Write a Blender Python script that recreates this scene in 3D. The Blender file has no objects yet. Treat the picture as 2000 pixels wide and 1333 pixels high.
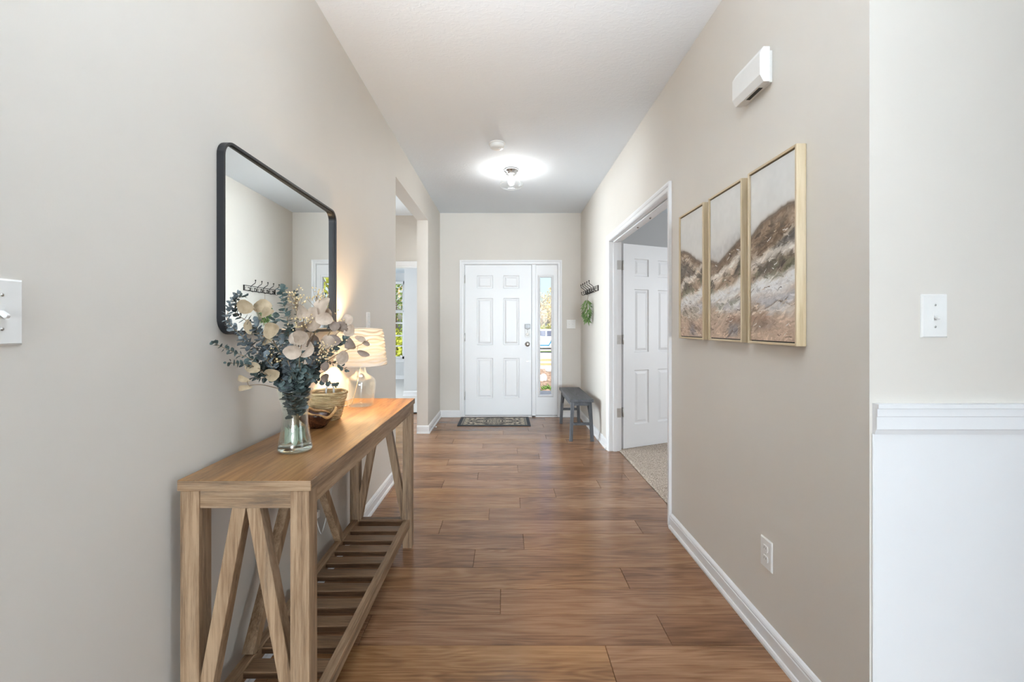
import bpy, bmesh, math, random
import numpy as np
from mathutils import Vector, Matrix, noise as mnoise

random.seed(7)
SC = bpy.context.scene
COL = SC.collection
PI = math.pi
V = Vector

# ------------------------------------------------------------------ camera, sky, sun, large lights, exposure
F, CX, CY, EYE = 860.0, 988.5, 637.0, 1.225        # focal length and vanishing point for a 2000 px wide frame
cam_d = bpy.data.cameras.new('camera'); cam = bpy.data.objects.new('camera', cam_d); COL.objects.link(cam)
cam.location = (0, 0, EYE); cam.rotation_euler = (PI / 2, 0, 0)
cam_d.sensor_width = 36.0; cam_d.lens = F / 2000 * 36.0
cam_d.shift_x = (1000 - CX) / 2000; cam_d.shift_y = -(666.5 - CY) / 2000
cam_d.clip_start = 0.02; cam_d.clip_end = 500
SC.camera = cam
SC.view_settings.view_transform = 'Standard'; SC.view_settings.look = 'None'
SC.view_settings.gamma = 1.0; SC.view_settings.use_curve_mapping = False
SC.view_settings.exposure = 1.23

W = bpy.data.worlds.new('sky'); SC.world = W; W.use_nodes = True
wn = W.node_tree; wn.nodes.clear()
sky = wn.nodes.new('ShaderNodeTexSky'); sky.sky_type = 'NISHITA'; sky.sun_disc = False
sky.sun_elevation = math.radians(44); sky.sun_rotation = math.radians(200); sky.dust_density = 3.0; sky.air_density = 1.0
bgn = wn.nodes.new('ShaderNodeBackground'); bgn.inputs[1].default_value = 0.11
wo = wn.nodes.new('ShaderNodeOutputWorld')
wn.links.new(sky.outputs[0], bgn.inputs[0]); wn.links.new(bgn.outputs[0], wo.inputs[0])

def add_light(name, kind, loc, energy, color=(1, 1, 1), direction=None, size=None, size_y=None, parent=None, radius=None, spread=None):
    d = bpy.data.lights.new(name, kind); d.energy = energy; d.color = color
    if kind == 'AREA':
        d.shape = 'RECTANGLE'; d.size = size; d.size_y = size_y
    if spread is not None: d.spread = math.radians(spread)
    if radius is not None: d.shadow_soft_size = radius
    o = bpy.data.objects.new(name, d); COL.objects.link(o); o.location = loc
    if direction is not None: o.rotation_euler = V(direction).to_track_quat('-Z', 'Y').to_euler()
    if parent is not None:
        o.parent = parent; o.location = V(loc) - parent.location
    return o
sun = add_light('sun', 'SUN', (0, -10, 20), 3.6, (1, .96, .9), (0.22, 0.72, -0.72)); sun.data.angle = 0.01
# added fill lamps in the unseen room behind the camera; daylight from side rooms
add_light('rear_fill_light', 'AREA', (1.1, -16.9, 1.25), 930, (0.80, .915, 1), (0, 1, 0.06), 4.6, 2.1)
add_light('side_fill_light', 'AREA', (4.7, -.5, 1.3), 4, (0.80, .915, 1), (-1, .05, 0), 1.8, 2.0, spread=60)  # added fill, spread narrowed to brighten the near left wall
# added fill lamp over the camera, aimed at the ceiling to brighten the hall
add_light('ceiling_fill_light', 'AREA', (0.06, 0.12, 1.6), 14, (.93, .965, 1), (0, .5, 1), .3, .3, spread=90)
add_light('window_light_dining', 'AREA', (-4.05, 4.7, 1.35), 19, (0.80, .915, 1), (1, 0, -.05), 2.0, 1.9, spread=64)
add_light('dining_warm_fill', 'POINT', (-2.6, 4.0, 1.95), 9, (1, .78, .55), radius=.12)  # added warm fill without a fixture, tints the upper dining wall
add_light('window_light_alcove', 'AREA', (-4.05, 6.95, 1.4), 30, (0.84, .93, 1), (1, .22, 0), 1.2, 1.7)
add_light('study_fill_light', 'AREA', (4.2, 2.9, 1.4), 19, (.92, .96, 1), (-1, .1, 0), 1.8, 1.5)  # added fill at a windowless side wall, brightens the open door leaf

# ------------------------------------------------------------------ helpers
def wmat(o):
    m = Matrix.Identity(4)
    while o is not None:
        m = (Matrix.LocRotScale(o.location, o.rotation_euler, o.scale)) @ m
        o = o.parent
    return m

def tag(o, label=None, cat=None, group=None, kind=None):
    if label: o['label'] = label
    if cat: o['category'] = cat
    if group: o['group'] = group
    if kind: o['kind'] = kind
    return o

def thing(name, label, cat, loc=(0, 0, 0), rotz=0, group=None):
    o = bpy.data.objects.new(name, None); COL.objects.link(o)
    o.empty_display_size = .05
    o.location = loc; o.rotation_euler = (0, 0, rotz)
    return tag(o, label, cat, group)

def struct(name, loc=(0, 0, 0), rotz=0):
    o = bpy.data.objects.new(name, None); COL.objects.link(o); o.location = loc; o.rotation_euler = (0, 0, rotz)
    o['kind'] = 'structure'
    return o

class MB:
    """collects geometry in world space; build() links it as ONE mesh object"""
    def __init__(s): s.v = []; s.f = []; s.sm = []; s.mi = []
    def add(s, vs, fs, smooth=False, mi=0):
        b = len(s.v); s.v += [tuple(p) for p in vs]
        s.f += [tuple(b + i for i in f) for f in fs]; s.sm += [smooth] * len(fs); s.mi += [mi] * len(fs)
        return s
    def box(s, x0, x1, y0, y1, z0, z1):
        vs = [(x, y, z) for z in (z0, z1) for y in (y0, y1) for x in (x0, x1)]
        return s.add(vs, [(0, 2, 3, 1), (4, 5, 7, 6), (0, 1, 5, 4), (2, 6, 7, 3), (0, 4, 6, 2), (1, 3, 7, 5)])
    def beam(s, p0, p1, w, d, wdir):
        """a straight bar from p0 to p1, w wide along wdir, d deep across"""
        p0, p1 = V(p0), V(p1); t = (p1 - p0).normalized()
        a = V(wdir); a = (a - t * a.dot(t)).normalized(); b = t.cross(a)
        vs = []
        for p in (p0, p1):
            for i, j in ((-1, -1), (1, -1), (1, 1), (-1, 1)): vs.append(p + a * (w / 2 * i) + b * (d / 2 * j))
        return s.add(vs, [(3, 2, 1, 0), (4, 5, 6, 7), (0, 1, 5, 4), (1, 2, 6, 5), (2, 3, 7, 6), (3, 0, 4, 7)])
    def prism_y(s, pts, y0, y1):
        n = len(pts)
        vs = [(x, y0, z) for x, z in pts] + [(x, y1, z) for x, z in pts]
        return s.add(vs, [tuple(range(n)), tuple(range(2 * n - 1, n - 1, -1))] + [(i, (i + 1) % n, n + (i + 1) % n, n + i) for i in range(n)])
    def lathe(s, prof, c, n=32, smooth=True, caps=(False, False), fn=None):
        c = V(c); vs = []; fs = []
        for r, z in prof:
            for k in range(n):
                a = 2 * PI * k / n
                rr, zz = (r, z) if fn is None else fn(r, z, a)
                vs.append((c.x + rr * math.cos(a), c.y + rr * math.sin(a), c.z + zz))
        m = len(prof)
        for i in range(m - 1):
            for k in range(n):
                q = (k + 1) % n
                fs.append((i * n + k, i * n + q, (i + 1) * n + q, (i + 1) * n + k))
        if caps[0]: fs.append(tuple(range(n - 1, -1, -1)))
        if caps[1]: fs.append(tuple((m - 1) * n + k for k in range(n)))
        return s.add(vs, fs, smooth)
    def tube(s, pts, r, n=8, closed=False, caps=True, smooth=True):
        pts = [V(p) for p in pts]; m = len(pts); vs = []; fs = []
        rs = r if isinstance(r, (list, tuple)) else [r] * m
        ref = None
        for i, p in enumerate(pts):
            if closed: t = pts[(i + 1) % m] - pts[i - 1]
            else: t = pts[min(i + 1, m - 1)] - pts[max(i - 1, 0)]
            t = t.normalized() if t.length > 1e-9 else V((0, 0, 1))
            if ref is None:
                ref = V((0, 0, 1)) if abs(t.z) < .9 else V((1, 0, 0))
            a = (ref - t * ref.dot(t)); a = a.normalized() if a.length > 1e-6 else t.orthogonal().normalized()
            ref = a; b = t.cross(a)
            for k in range(n):
                an = 2 * PI * k / n
                vs.append(p + (a * math.cos(an) + b * math.sin(an)) * rs[i])
        for i in range(m if closed else m - 1):
            j = (i + 1) % m
            for k in range(n):
                q = (k + 1) % n
                fs.append((i * n + k, i * n + q, j * n + q, j * n + k))
        if caps and not closed:
            fs.append(tuple(range(n - 1, -1, -1))); fs.append(tuple((m - 1) * n + k for k in range(n)))
        return s.add(vs, fs, smooth)
    def sweep(s, path, prof, nrm, closed=False, smooth=False):
        """prof (a, b): a along cross(dir, nrm), b along nrm; mitred corners"""
        path = [V(p) for p in path]; nrm = V(nrm).normalized(); m = len(path); k = len(prof); vs = []; fs = []
        for i, p in enumerate(path):
            dirs = []
            if closed or i > 0: dirs.append((p - path[i - 1]).normalized())
            if closed or i < m - 1: dirs.append((path[(i + 1) % m] - p).normalized())
            ps = [d.cross(nrm) for d in dirs]
            mv = ps[0] if len(ps) == 1 else (ps[0] + ps[1]) / (1 + ps[0].dot(ps[1]))
            for a, b in prof: vs.append(p + mv * a + nrm * b)
        for i in range(m if closed else m - 1):
            j = (i + 1) % m
            for q in range(k):
                r = (q + 1) % k
                fs.append((i * k + q, i * k + r, j * k + r, j * k + q))
        if not closed:
            fs.append(tuple(range(k - 1, -1, -1))); fs.append(tuple((m - 1) * k + q for q in range(k)))
        return s.add(vs, fs, smooth)
    def ball(s, c, r, n=12, m=8, sq=(1, 1, 1)):
        vs = []; fs = []
        for i in range(m + 1):
            th = PI * i / m
            for k in range(n):
                a = 2 * PI * k / n
                vs.append((c[0] + r * sq[0] * math.sin(th) * math.cos(a), c[1] + r * sq[1] * math.sin(th) * math.sin(a), c[2] + r * sq[2] * math.cos(th)))
        for i in range(m):
            for k in range(n):
                q = (k + 1) % n
                fs.append((i * n + k, (i + 1) * n + k, (i + 1) * n + q, i * n + q))
        return s.add(vs, fs, True)
    def build(s, name, mat, parent=None, bevel=0, seg=2, local=False, fix=True):
        me = bpy.data.meshes.new(name)
        M = Matrix.Identity(4) if (parent is None or local) else wmat(parent).inverted()
        me.from_pydata([M @ V(p) for p in s.v], [], s.f)
        for m_ in (mat if isinstance(mat, (list, tuple)) else [mat]): me.materials.append(m_)
        me.polygons.foreach_set('use_smooth', s.sm); me.polygons.foreach_set('material_index', s.mi)
        if fix or bevel:
            bm = bmesh.new(); bm.from_mesh(me)
            bmesh.ops.remove_doubles(bm, verts=bm.verts, dist=1e-6)
            bmesh.ops.recalc_face_normals(bm, faces=bm.faces)
            if bevel:
                es = [e for e in bm.edges if len(e.link_faces) == 2 and e.calc_face_angle(0) > .5]
                bmesh.ops.bevel(bm, geom=es, offset=bevel, segments=seg, affect='EDGES', profile=.6, clamp_overlap=True)
            bm.to_mesh(me); bm.free()
        me.update()
        o = bpy.data.objects.new(name, me); COL.objects.link(o)
        if parent is not None: o.parent = parent
        return o

def copy_tree(o, parent=None):
    c = o.copy(); COL.objects.link(c)
    if parent is not None: c.parent = parent
    for ch in list(o.children): copy_tree(ch, c)
    return c

# ------------------------------------------------------------------ materials
def nt(name):
    m = bpy.data.materials.new(name); m.use_nodes = True
    t = m.node_tree; b = t.nodes['Principled BSDF']
    return m, t, b
def lin(c): return tuple(((x / 255) / 12.92 if x / 255 <= .04045 else ((x / 255 + .055) / 1.055) ** 2.4) for x in c)
def node(t, typ, **kw):
    n = t.nodes.new(typ)
    for k, v in kw.items(): setattr(n, k, v)
    return n
def coords(t, rand=False, scale=(1, 1, 1), which='Object'):
    tc = node(t, 'ShaderNodeTexCoord'); mp = node(t, 'ShaderNodeMapping'); mp.inputs['Scale'].default_value = scale
    src = tc.outputs[which]
    if rand:
        oi = node(t, 'ShaderNodeObjectInfo'); cm = node(t, 'ShaderNodeVectorMath', operation='MULTIPLY_ADD')
        cb = node(t, 'ShaderNodeCombineXYZ')
        for i in range(3): t.links.new(oi.outputs['Random'], cb.inputs[i])
        cm.inputs[1].default_value = (17.3, 29.1, 41.7)
        t.links.new(cb.outputs[0], cm.inputs[0]); t.links.new(src, cm.inputs[2]); src = cm.outputs[0]
    t.links.new(src, mp.inputs[0])
    return mp.outputs[0]
def ramp(t, stops):
    r = node(t, 'ShaderNodeValToRGB'); e = r.color_ramp.elements
    while len(e) < len(stops): e.new(.5)
    for i, (p, c) in enumerate(stops): e[i].position = p; e[i].color = (*c, 1)
    return r
def bump(t, b, h, strength=.2, dist=.002):
    n = node(t, 'ShaderNodeBump'); n.inputs['Strength'].default_value = strength; n.inputs['Distance'].default_value = dist
    t.links.new(h, n.inputs['Height']); t.links.new(n.outputs[0], b.inputs['Normal']); return n
def paint(name, col, rough=.55, bscale=260, bstr=.12, bdist=.001, var=.02):
    m, t, b = nt(name); v = coords(t)
    n = node(t, 'ShaderNodeTexNoise'); n.inputs['Scale'].default_value = bscale; n.inputs['Detail'].default_value = 3
    t.links.new(v, n.inputs[0]); bump(t, b, n.outputs[0], bstr, bdist)
    n2 = node(t, 'ShaderNodeTexNoise'); n2.inputs['Scale'].default_value = 1.7; n2.inputs['Detail'].default_value = 4
    t.links.new(v, n2.inputs[0])
    r = ramp(t, [(.3, tuple(c * (1 - var) for c in col)), (.7, tuple(min(1, c * (1 + var)) for c in col))])
    t.links.new(n2.outputs[0], r.inputs[0]); t.links.new(r.outputs[0], b.inputs['Base Color'])
    b.inputs['Roughness'].default_value = rough
    return m
def plain(name, col, rough=.5, metal=0, var=.06, scale=30, spec=.5):
    m, t, b = nt(name); v = coords(t)
    n = node(t, 'ShaderNodeTexNoise'); n.inputs['Scale'].default_value = scale; n.inputs['Detail'].default_value = 4
    t.links.new(v, n.inputs[0])
    r = ramp(t, [(.3, tuple(c * (1 - var) for c in col)), (.7, tuple(min(1, c * (1 + var)) for c in col))])
    t.links.new(n.outputs[0], r.inputs[0]); t.links.new(r.outputs[0], b.inputs['Base Color'])
    b.inputs['Roughness'].default_value = rough; b.inputs['Metallic'].default_value = metal
    b.inputs['Specular IOR Level'].default_value = spec
    return m
def leafmat(name, c0, c1, rough=.6, trans=.15):
    m, t, b = nt(name); v = coords(t, True)
    n = node(t, 'ShaderNodeTexNoise'); n.inputs['Scale'].default_value = 38; n.inputs['Detail'].default_value = 3
    t.links.new(v, n.inputs[0])
    r = ramp(t, [(.32, c0), (.68, c1)])
    t.links.new(n.outputs[0], r.inputs[0]); t.links.new(r.outputs[0], b.inputs['Base Color'])
    b.inputs['Roughness'].default_value = rough; b.inputs['Specular IOR Level'].default_value = .3
    tr = node(t, 'ShaderNodeBsdfTranslucent'); mx = node(t, 'ShaderNodeMixShader'); mx.inputs[0].default_value = trans
    t.links.new(r.outputs[0], tr.inputs[0]); t.links.new(b.outputs[0], mx.inputs[1]); t.links.new(tr.outputs[0], mx.inputs[2])
    t.links.new(mx.outputs[0], t.nodes['Material Output'].inputs[0])
    return m
def wood(name, axis, dark, mid, light, rough=.5, grain=1.0, spec=.5, streak=.55, bstr=.25, crack=0.0, crackcol=(.09, .075, .06)):
    m, t, b = nt(name)
    sc = [11, 11, 11]; sc['xyz'.index(axis)] = .9
    v = coords(t, True, tuple(sc))
    n1 = node(t, 'ShaderNodeTexNoise'); n1.inputs['Scale'].default_value = 1.6 * grain; n1.inputs['Detail'].default_value = 7; n1.inputs['Roughness'].default_value = .62; n1.inputs['Distortion'].default_value = .7
    sc2 = [70, 70, 70]; sc2['xyz'.index(axis)] = 3.0
    v2 = coords(t, True, tuple(sc2))
    n2 = node(t, 'ShaderNodeTexNoise'); n2.inputs['Scale'].default_value = 2.2 * grain; n2.inputs['Detail'].default_value = 5; n2.inputs['Roughness'].default_value = .7
    t.links.new(v, n1.inputs[0]); t.links.new(v2, n2.inputs[0])
    mx = node(t, 'ShaderNodeMath', operation='MULTIPLY_ADD'); mx.inputs[1].default_value = .45
    t.links.new(n2.outputs[0], mx.inputs[0])
    m2 = node(t, 'ShaderNodeMath', operation='MULTIPLY'); m2.inputs[1].default_value = streak
    t.links.new(n1.outputs[0], m2.inputs[0]); t.links.new(m2.outputs[0], mx.inputs[2])
    r = ramp(t, [(.345, dark), (.47, mid), (.60, light)])
    t.links.new(mx.outputs[0], r.inputs[0]); colour = r.outputs[0]
    if crack:
        # weathered grey-brown patches broken up by short checks along the grain
        sc3 = [16, 16, 16]; sc3['xyz'.index(axis)] = 1.7
        v3 = coords(t, True, tuple(sc3)); n3 = node(t, 'ShaderNodeTexNoise'); n3.inputs['Scale'].default_value = 1.0; n3.inputs['Detail'].default_value = 3; n3.inputs['Distortion'].default_value = .5
        t.links.new(v3, n3.inputs[0]); r3 = ramp(t, [(.52, (0, 0, 0)), (.72, (1, 1, 1))]); t.links.new(n3.outputs[0], r3.inputs[0])
        sc4 = [150, 150, 150]; sc4['xyz'.index(axis)] = 20
        v4 = coords(t, True, tuple(sc4)); n4 = node(t, 'ShaderNodeTexNoise'); n4.inputs['Scale'].default_value = 1.0; n4.inputs['Detail'].default_value = 4; n4.inputs['Roughness'].default_value = .7
        t.links.new(v4, n4.inputs[0]); r4 = ramp(t, [(.42, (.25, .25, .25)), (.62, (1, 1, 1))]); t.links.new(n4.outputs[0], r4.inputs[0])
        mu3 = node(t, 'ShaderNodeMath', operation='MULTIPLY'); t.links.new(r3.outputs[0], mu3.inputs[0]); t.links.new(r4.outputs[0], mu3.inputs[1])
        mu4 = node(t, 'ShaderNodeMath', operation='MULTIPLY'); mu4.inputs[1].default_value = crack; t.links.new(mu3.outputs[0], mu4.inputs[0])
        mc = node(t, 'ShaderNodeMix', data_type='RGBA'); t.links.new(mu4.outputs[0], mc.inputs[0]); t.links.new(colour, mc.inputs[6]); mc.inputs[7].default_value = (*crackcol, 1)
        colour = mc.outputs[2]
    t.links.new(colour, b.inputs['Base Color'])
    b.inputs['Roughness'].default_value = rough; b.inputs['Specular IOR Level'].default_value = spec
    bump(t, b, n2.outputs[0], bstr, .0015)
    return m
def glass(name, tint=(1, 1, 1), base=.04, rough=.0, edge=.35):
    """clear thin glass: mostly transmits, reflects more at grazing angles"""
    m = bpy.data.materials.new(name); m.use_nodes = True; t = m.node_tree; t.nodes.clear()
    out = node(t, 'ShaderNodeOutputMaterial'); tr = node(t, 'ShaderNodeBsdfTransparent'); tr.inputs[0].default_value = (*tint, 1)
    gl = node(t, 'ShaderNodeBsdfGlossy'); gl.inputs['Roughness'].default_value = rough; gl.inputs[0].default_value = (1, 1, 1, 1)
    lw = node(t, 'ShaderNodeLayerWeight'); lw.inputs[0].default_value = .5
    pw = node(t, 'ShaderNodeMath', operation='POWER'); pw.inputs[1].default_value = 3.0
    ma = node(t, 'ShaderNodeMath', operation='MULTIPLY_ADD'); ma.inputs[1].default_value = edge; ma.inputs[2].default_value = base
    mx = node(t, 'ShaderNodeMixShader')
    t.links.new(lw.outputs['Facing'], pw.inputs[0]); t.links.new(pw.outputs[0], ma.inputs[0]); t.links.new(ma.outputs[0], mx.inputs[0])
    t.links.new(tr.outputs[0], mx.inputs[1]); t.links.new(gl.outputs[0], mx.inputs[2]); t.links.new(mx.outputs[0], out.inputs[0])
    return m
def vcol(name, rough=.7, bstr=.3):
    m, t, b = nt(name)
    a = node(t, 'ShaderNodeVertexColor'); a.layer_name = 'Col'
    t.links.new(a.outputs[0], b.inputs['Base Color']); b.inputs['Roughness'].default_value = rough
    v = coords(t); n = node(t, 'ShaderNodeTexNoise'); n.inputs['Scale'].default_value = 500; n.inputs['Detail'].default_value = 2
    t.links.new(v, n.inputs[0]); bump(t, b, n.outputs[0], bstr, .0008)
    return m
def emit(name, col, strength):
    m = bpy.data.materials.new(name); m.use_nodes = True; t = m.node_tree; t.nodes.clear()
    e = node(t, 'ShaderNodeEmission'); e.inputs[0].default_value = (*col, 1); e.inputs[1].default_value = strength
    tr = node(t, 'ShaderNodeBsdfTransparent'); ad = node(t, 'ShaderNodeAddShader')
    o = node(t, 'ShaderNodeOutputMaterial'); t.links.new(e.outputs[0], ad.inputs[0]); t.links.new(tr.outputs[0], ad.inputs[1]); t.links.new(ad.outputs[0], o.inputs[0]); return m

M = {}
M['wall'] = paint('greige_wall_paint', (.70, .663, .608))
M['wall_grey'] = paint('grey_wall_paint', (.68, .685, .69))
M['white'] = paint('white_trim_paint', (.84, .845, .855), .35, 90, .03)
M['white_panel'] = paint('white_wainscot_paint', (.84, .85, .865), .4, 200, .05)
M['door'] = paint('white_door_paint', (.85, .86, .875), .35, 120, .04)
M['plate'] = plain('white_plastic', (.83, .83, .81), .35, var=.01)
M['dark'] = plain('black_slot', (.02, .02, .02), .6)
M['steel'] = plain('brushed_nickel', (.62, .61, .59), .32, 1)
M['chrome'] = plain('satin_metal', (.55, .55, .55), .25, 1)
M['blackmetal'] = plain('black_metal', (.018, .019, .022), .42, .2)
M['hookmetal'] = plain('oil_rubbed_metal', (.03, .027, .025), .4, .6)
M['carpet'] = None
# ceiling: white with a knock-down texture
m, t, b = nt('textured_ceiling_paint'); v = coords(t, False, (1, 1.6, 1))
n = node(t, 'ShaderNodeTexNoise'); n.inputs['Scale'].default_value = 26; n.inputs['Detail'].default_value = 5; n.inputs['Distortion'].default_value = 1.2
t.links.new(v, n.inputs[0]); r = ramp(t, [(.48, (0, 0, 0)), (.58, (1, 1, 1))]); t.links.new(n.outputs[0], r.inputs[0])
bump(t, b, r.outputs[0], .22, .002); b.inputs['Base Color'].default_value = (.86, .92, .98, 1); b.inputs['Roughness'].default_value = .8
M['ceiling'] = m
# carpet
def carpet_mat(name, c0, c1):
    m, t, b = nt(name); v = coords(t)
    n = node(t, 'ShaderNodeTexNoise'); n.inputs['Scale'].default_value = 150; n.inputs['Detail'].default_value = 3
    t.links.new(v, n.inputs[0]); r = ramp(t, [(.38, c0), (.62, c1)]); t.links.new(n.outputs[0], r.inputs[0])
    t.links.new(r.outputs[0], b.inputs['Base Color']); b.inputs['Roughness'].default_value = .95
    bump(t, b, n.outputs[0], .9, .006); return m
M['carpet'] = carpet_mat('beige_speckled_carpet', (.28, .215, .165), (.76, .66, .56))
M['carpet_pale'] = carpet_mat('pale_carpet', (.6, .58, .55), (.75, .73, .7))
# floor planks: contour grain that runs along x, a tint of its own for every plank
m, t, b = nt('plank_wood')
v = coords(t, True, (1.1, 8.5, 8.5)); n1 = node(t, 'ShaderNodeTexNoise'); n1.inputs['Scale'].default_value = .85; n1.inputs['Detail'].default_value = 2.5; n1.inputs['Distortion'].default_value = .35
t.links.new(v, n1.inputs[0])
mu = node(t, 'ShaderNodeMath', operation='MULTIPLY'); mu.inputs[1].default_value = 75; t.links.new(n1.outputs[0], mu.inputs[0])
sn = node(t, 'ShaderNodeMath', operation='SINE'); t.links.new(mu.outputs[0], sn.inputs[0])
v2 = coords(t, True, (2.2, 55, 55)); n2 = node(t, 'ShaderNodeTexNoise'); n2.inputs['Scale'].default_value = 2; n2.inputs['Detail'].default_value = 6; n2.inputs['Roughness'].default_value = .65
t.links.new(v2, n2.inputs[0])
v3 = coords(t, True, (1.0, 4.2, 4.2)); n3 = node(t, 'ShaderNodeTexNoise'); n3.inputs['Scale'].default_value = 1.1; n3.inputs['Detail'].default_value = 4
t.links.new(v3, n3.inputs[0])
a1 = node(t, 'ShaderNodeMath', operation='MULTIPLY_ADD'); a1.inputs[1].default_value = .04; t.links.new(sn.outputs[0], a1.inputs[0])
a2 = node(t, 'ShaderNodeMath', operation='MULTIPLY_ADD'); a2.inputs[1].default_value = .5; t.links.new(n2.outputs[0], a2.inputs[0])
a3 = node(t, 'ShaderNodeMath', operation='MULTIPLY'); a3.inputs[1].default_value = .5; t.links.new(n3.outputs[0], a3.inputs[0])
t.links.new(a3.outputs[0], a2.inputs[2]); t.links.new(a2.outputs[0], a1.inputs[2])
r = ramp(t, [(.3, (.12, .06, .031)), (.48, (.28, .152, .081)), (.66, (.435, .257, .146))]); t.links.new(a1.outputs[0], r.inputs[0])
oi = node(t, 'ShaderNodeObjectInfo'); tint = ramp(t, [(0, (.86, .78, .76)), (.3, (1, .97, .97)), (.7, (1.04, 1.0, 1.02)), (1, (1.1, 1.02, .82))])
t.links.new(oi.outputs['Random'], tint.inputs[0])
mm = node(t, 'ShaderNodeMix', data_type='RGBA', blend_type='MULTIPLY'); mm.inputs[0].default_value = 1
t.links.new(r.outputs[0], mm.inputs[6]); t.links.new(tint.outputs[0], mm.inputs[7]); t.links.new(mm.outputs[2], b.inputs['Base Color'])
b.inputs['Roughness'].default_value = .2; b.inputs['Specular IOR Level'].default_value = .36
bump(t, b, n2.outputs[0], .12, .0008)
M['plank'] = m
TD, TM, TL = (.085, .05, .029), (.265, .165, .092), (.42, .288, .178)
for ax in 'xyz': M['table_' + ax] = wood('rustic_table_wood_' + ax, ax, TD, TM, TL, .5, 1.0, .4, .58, .3, .75)
M['table_top'] = wood('rustic_table_top_wood', 'y', (.07, .03, .012), (.265, .125, .043), (.40, .215, .082), .34, .8, .42, .58, .2, .8, (.10, .07, .045))
M['slat'] = wood('shelf_slat_wood', 'x', (.055, .032, .019), (.165, .095, .05), (.28, .17, .095), .4, 1.0, .45, .58, .3, .6)
for ax in 'yz': M['oak_' + ax] = wood('pale_oak_' + ax, ax, (.44, .33, .2), (.6, .48, .31), (.7, .59, .42), .5, .8, .3, .55, .1)
M['bench'] = wood('worn_charcoal_wood', 'y', (.035, .037, .042), (.075, .079, .088), (.13, .135, .15), .45, 1, .4, .55)
M['benchz'] = wood('worn_charcoal_leg_wood', 'z', (.03, .032, .037), (.075, .08, .09), (.16, .165, .18), .45, 1, .4, .55)
M['glass'] = glass('window_glass', (1, 1, 1), .002, 0, .2)
M['clear'] = glass('clear_glass', (.99, 1, .995), .035, .02, .55)
M['vase'] = glass('vase_glass', (.95, .98, .97), .05, .03, .75)
M['euc'] = leafmat('blue_green_leaf', (.10, .128, .142), (.31, .36, .385), .6)
M['euc_teal'] = leafmat('teal_leaf', (.08, .13, .127), (.28, .36, .35), .6)
M['euc_dark'] = leafmat('dark_green_leaf', (.04, .06, .058), (.13, .175, .168), .6)
M['pale'] = leafmat('pale_dried_leaf', (.43, .34, .265), (.62, .52, .425), .65, .2)
M['tan'] = leafmat('tan_dried_leaf', (.4, .31, .2), (.56, .46, .32), .65, .2)
M['brown'] = leafmat('brown_dried_leaf', (.27, .21, .175), (.38, .31, .265), .65, .2)
M['stem'] = plain('dry_stem', (.28, .2, .12), .7)
M['blossom'] = plain('cream_blossom', (.78, .62, .36), .8, var=.2)
M['fern'] = leafmat('fresh_green_leaf', (.1, .2, .06), (.34, .48, .2), .5, .3)
M['tile'] = M['white']

# ------------------------------------------------------------------ room shell
XL, XR, YB, H = -.8895, 1.005, 5.92, 2.743
XLO, XRO = -1.0155, 1.125
YN = 1.218                      # face of the wall that turns right beside the camera
OP0, OP1, OPZ = 3.546, 5.016, 2.43       # opening in the left wall
DR0, DR1, DRZ = 2.73, 4.30, 2.05         # doorway in the right wall

def shell(name, mat, *boxes):
    b = MB()
    for q in boxes: b.box(*q)
    o = b.build(name, mat, fix=False); o['kind'] = 'structure'; return o

shell('wall_left', M['wall'], (XLO, XL, -17.2, OP0, -.02, H), (XLO, XL, OP0, OP1, OPZ, H), (XLO, XL, OP1, 6.07, -.02, H))
shell('wall_right', M['wall'], (XR, XRO, YN, DR0 - .02, -.02, H), (XR, XRO, DR0 - .02, DR1 + .02, DRZ + .02, H), (XR, XRO, DR1 + .02, YB, -.02, H))
FX0, FX1, FZ = -.576, .702, 2.062
shell('wall_back', M['wall'], (XL, FX0, YB, 6.07, -.02, H), (FX1, XRO, YB, 6.07, -.02, H), (FX0, FX1, YB, 6.07, FZ, H))
shell('wall_near_right', M['wall'], (XRO, 5.0, YN, YN + .12, -.02, H))
shell('rear_light_blocker', M['wall'], (1.6, 5.0, -3.2, -3.05, -.02, H))  # unseen panel added to keep rear light off the near right wall
shell('wall_rear', M['wall'], (XLO, 5.0, -17.3, -17.2, -.02, H))
shell('wall_rear_right', M['wall'], (5.0, 5.1, -17.3, YN + .12, -.02, H))
shell('ceiling', M['ceiling'], (-4.4, 5.2, -17.4, 6.2, H, H + .12))
# dining side
shell('wall_dining_near', M['wall'], (-4.3, XLO, 1.6, 1.72, -.02, H))
shell('wall_dining_left', M['wall'], (-4.3, -4.18, 1.6, 10.2, -.02, H))
shell('wall_dining_front', M['wall'], (-4.3, XLO, 6.05, 6.17, 2.05, H), (-4.3, -3.7, 6.05, 6.17, -.02, 2.05))
shell('wall_alcove_right', M['wall_grey'], (-1.78, -.9, 7.69, 7.81, -.02, 2.44), (-1.78, -1.68, 7.81, 10.1, -.02, 2.44), (-1.0, -.9, 6.17, 7.69, -.02, 2.44))
WX0, WX1, WZ0, WZ1 = -3.45, -2.335, .47, 2.24
shell('wall_alcove_front', M['wall_grey'], (-4.3, WX0, 10.1, 10.22, -.02, 2.44), (WX1, -1.68, 10.1, 10.22, -.02, 2.44), (WX0, WX1, 10.1, 10.22, -.02, WZ0), (WX0, WX1, 10.1, 10.22, WZ1, 2.44))
shell('ceiling_alcove', M['ceiling'], (-4.3, -.9, 6.17, 10.22, 2.44, 2.56))
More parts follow.
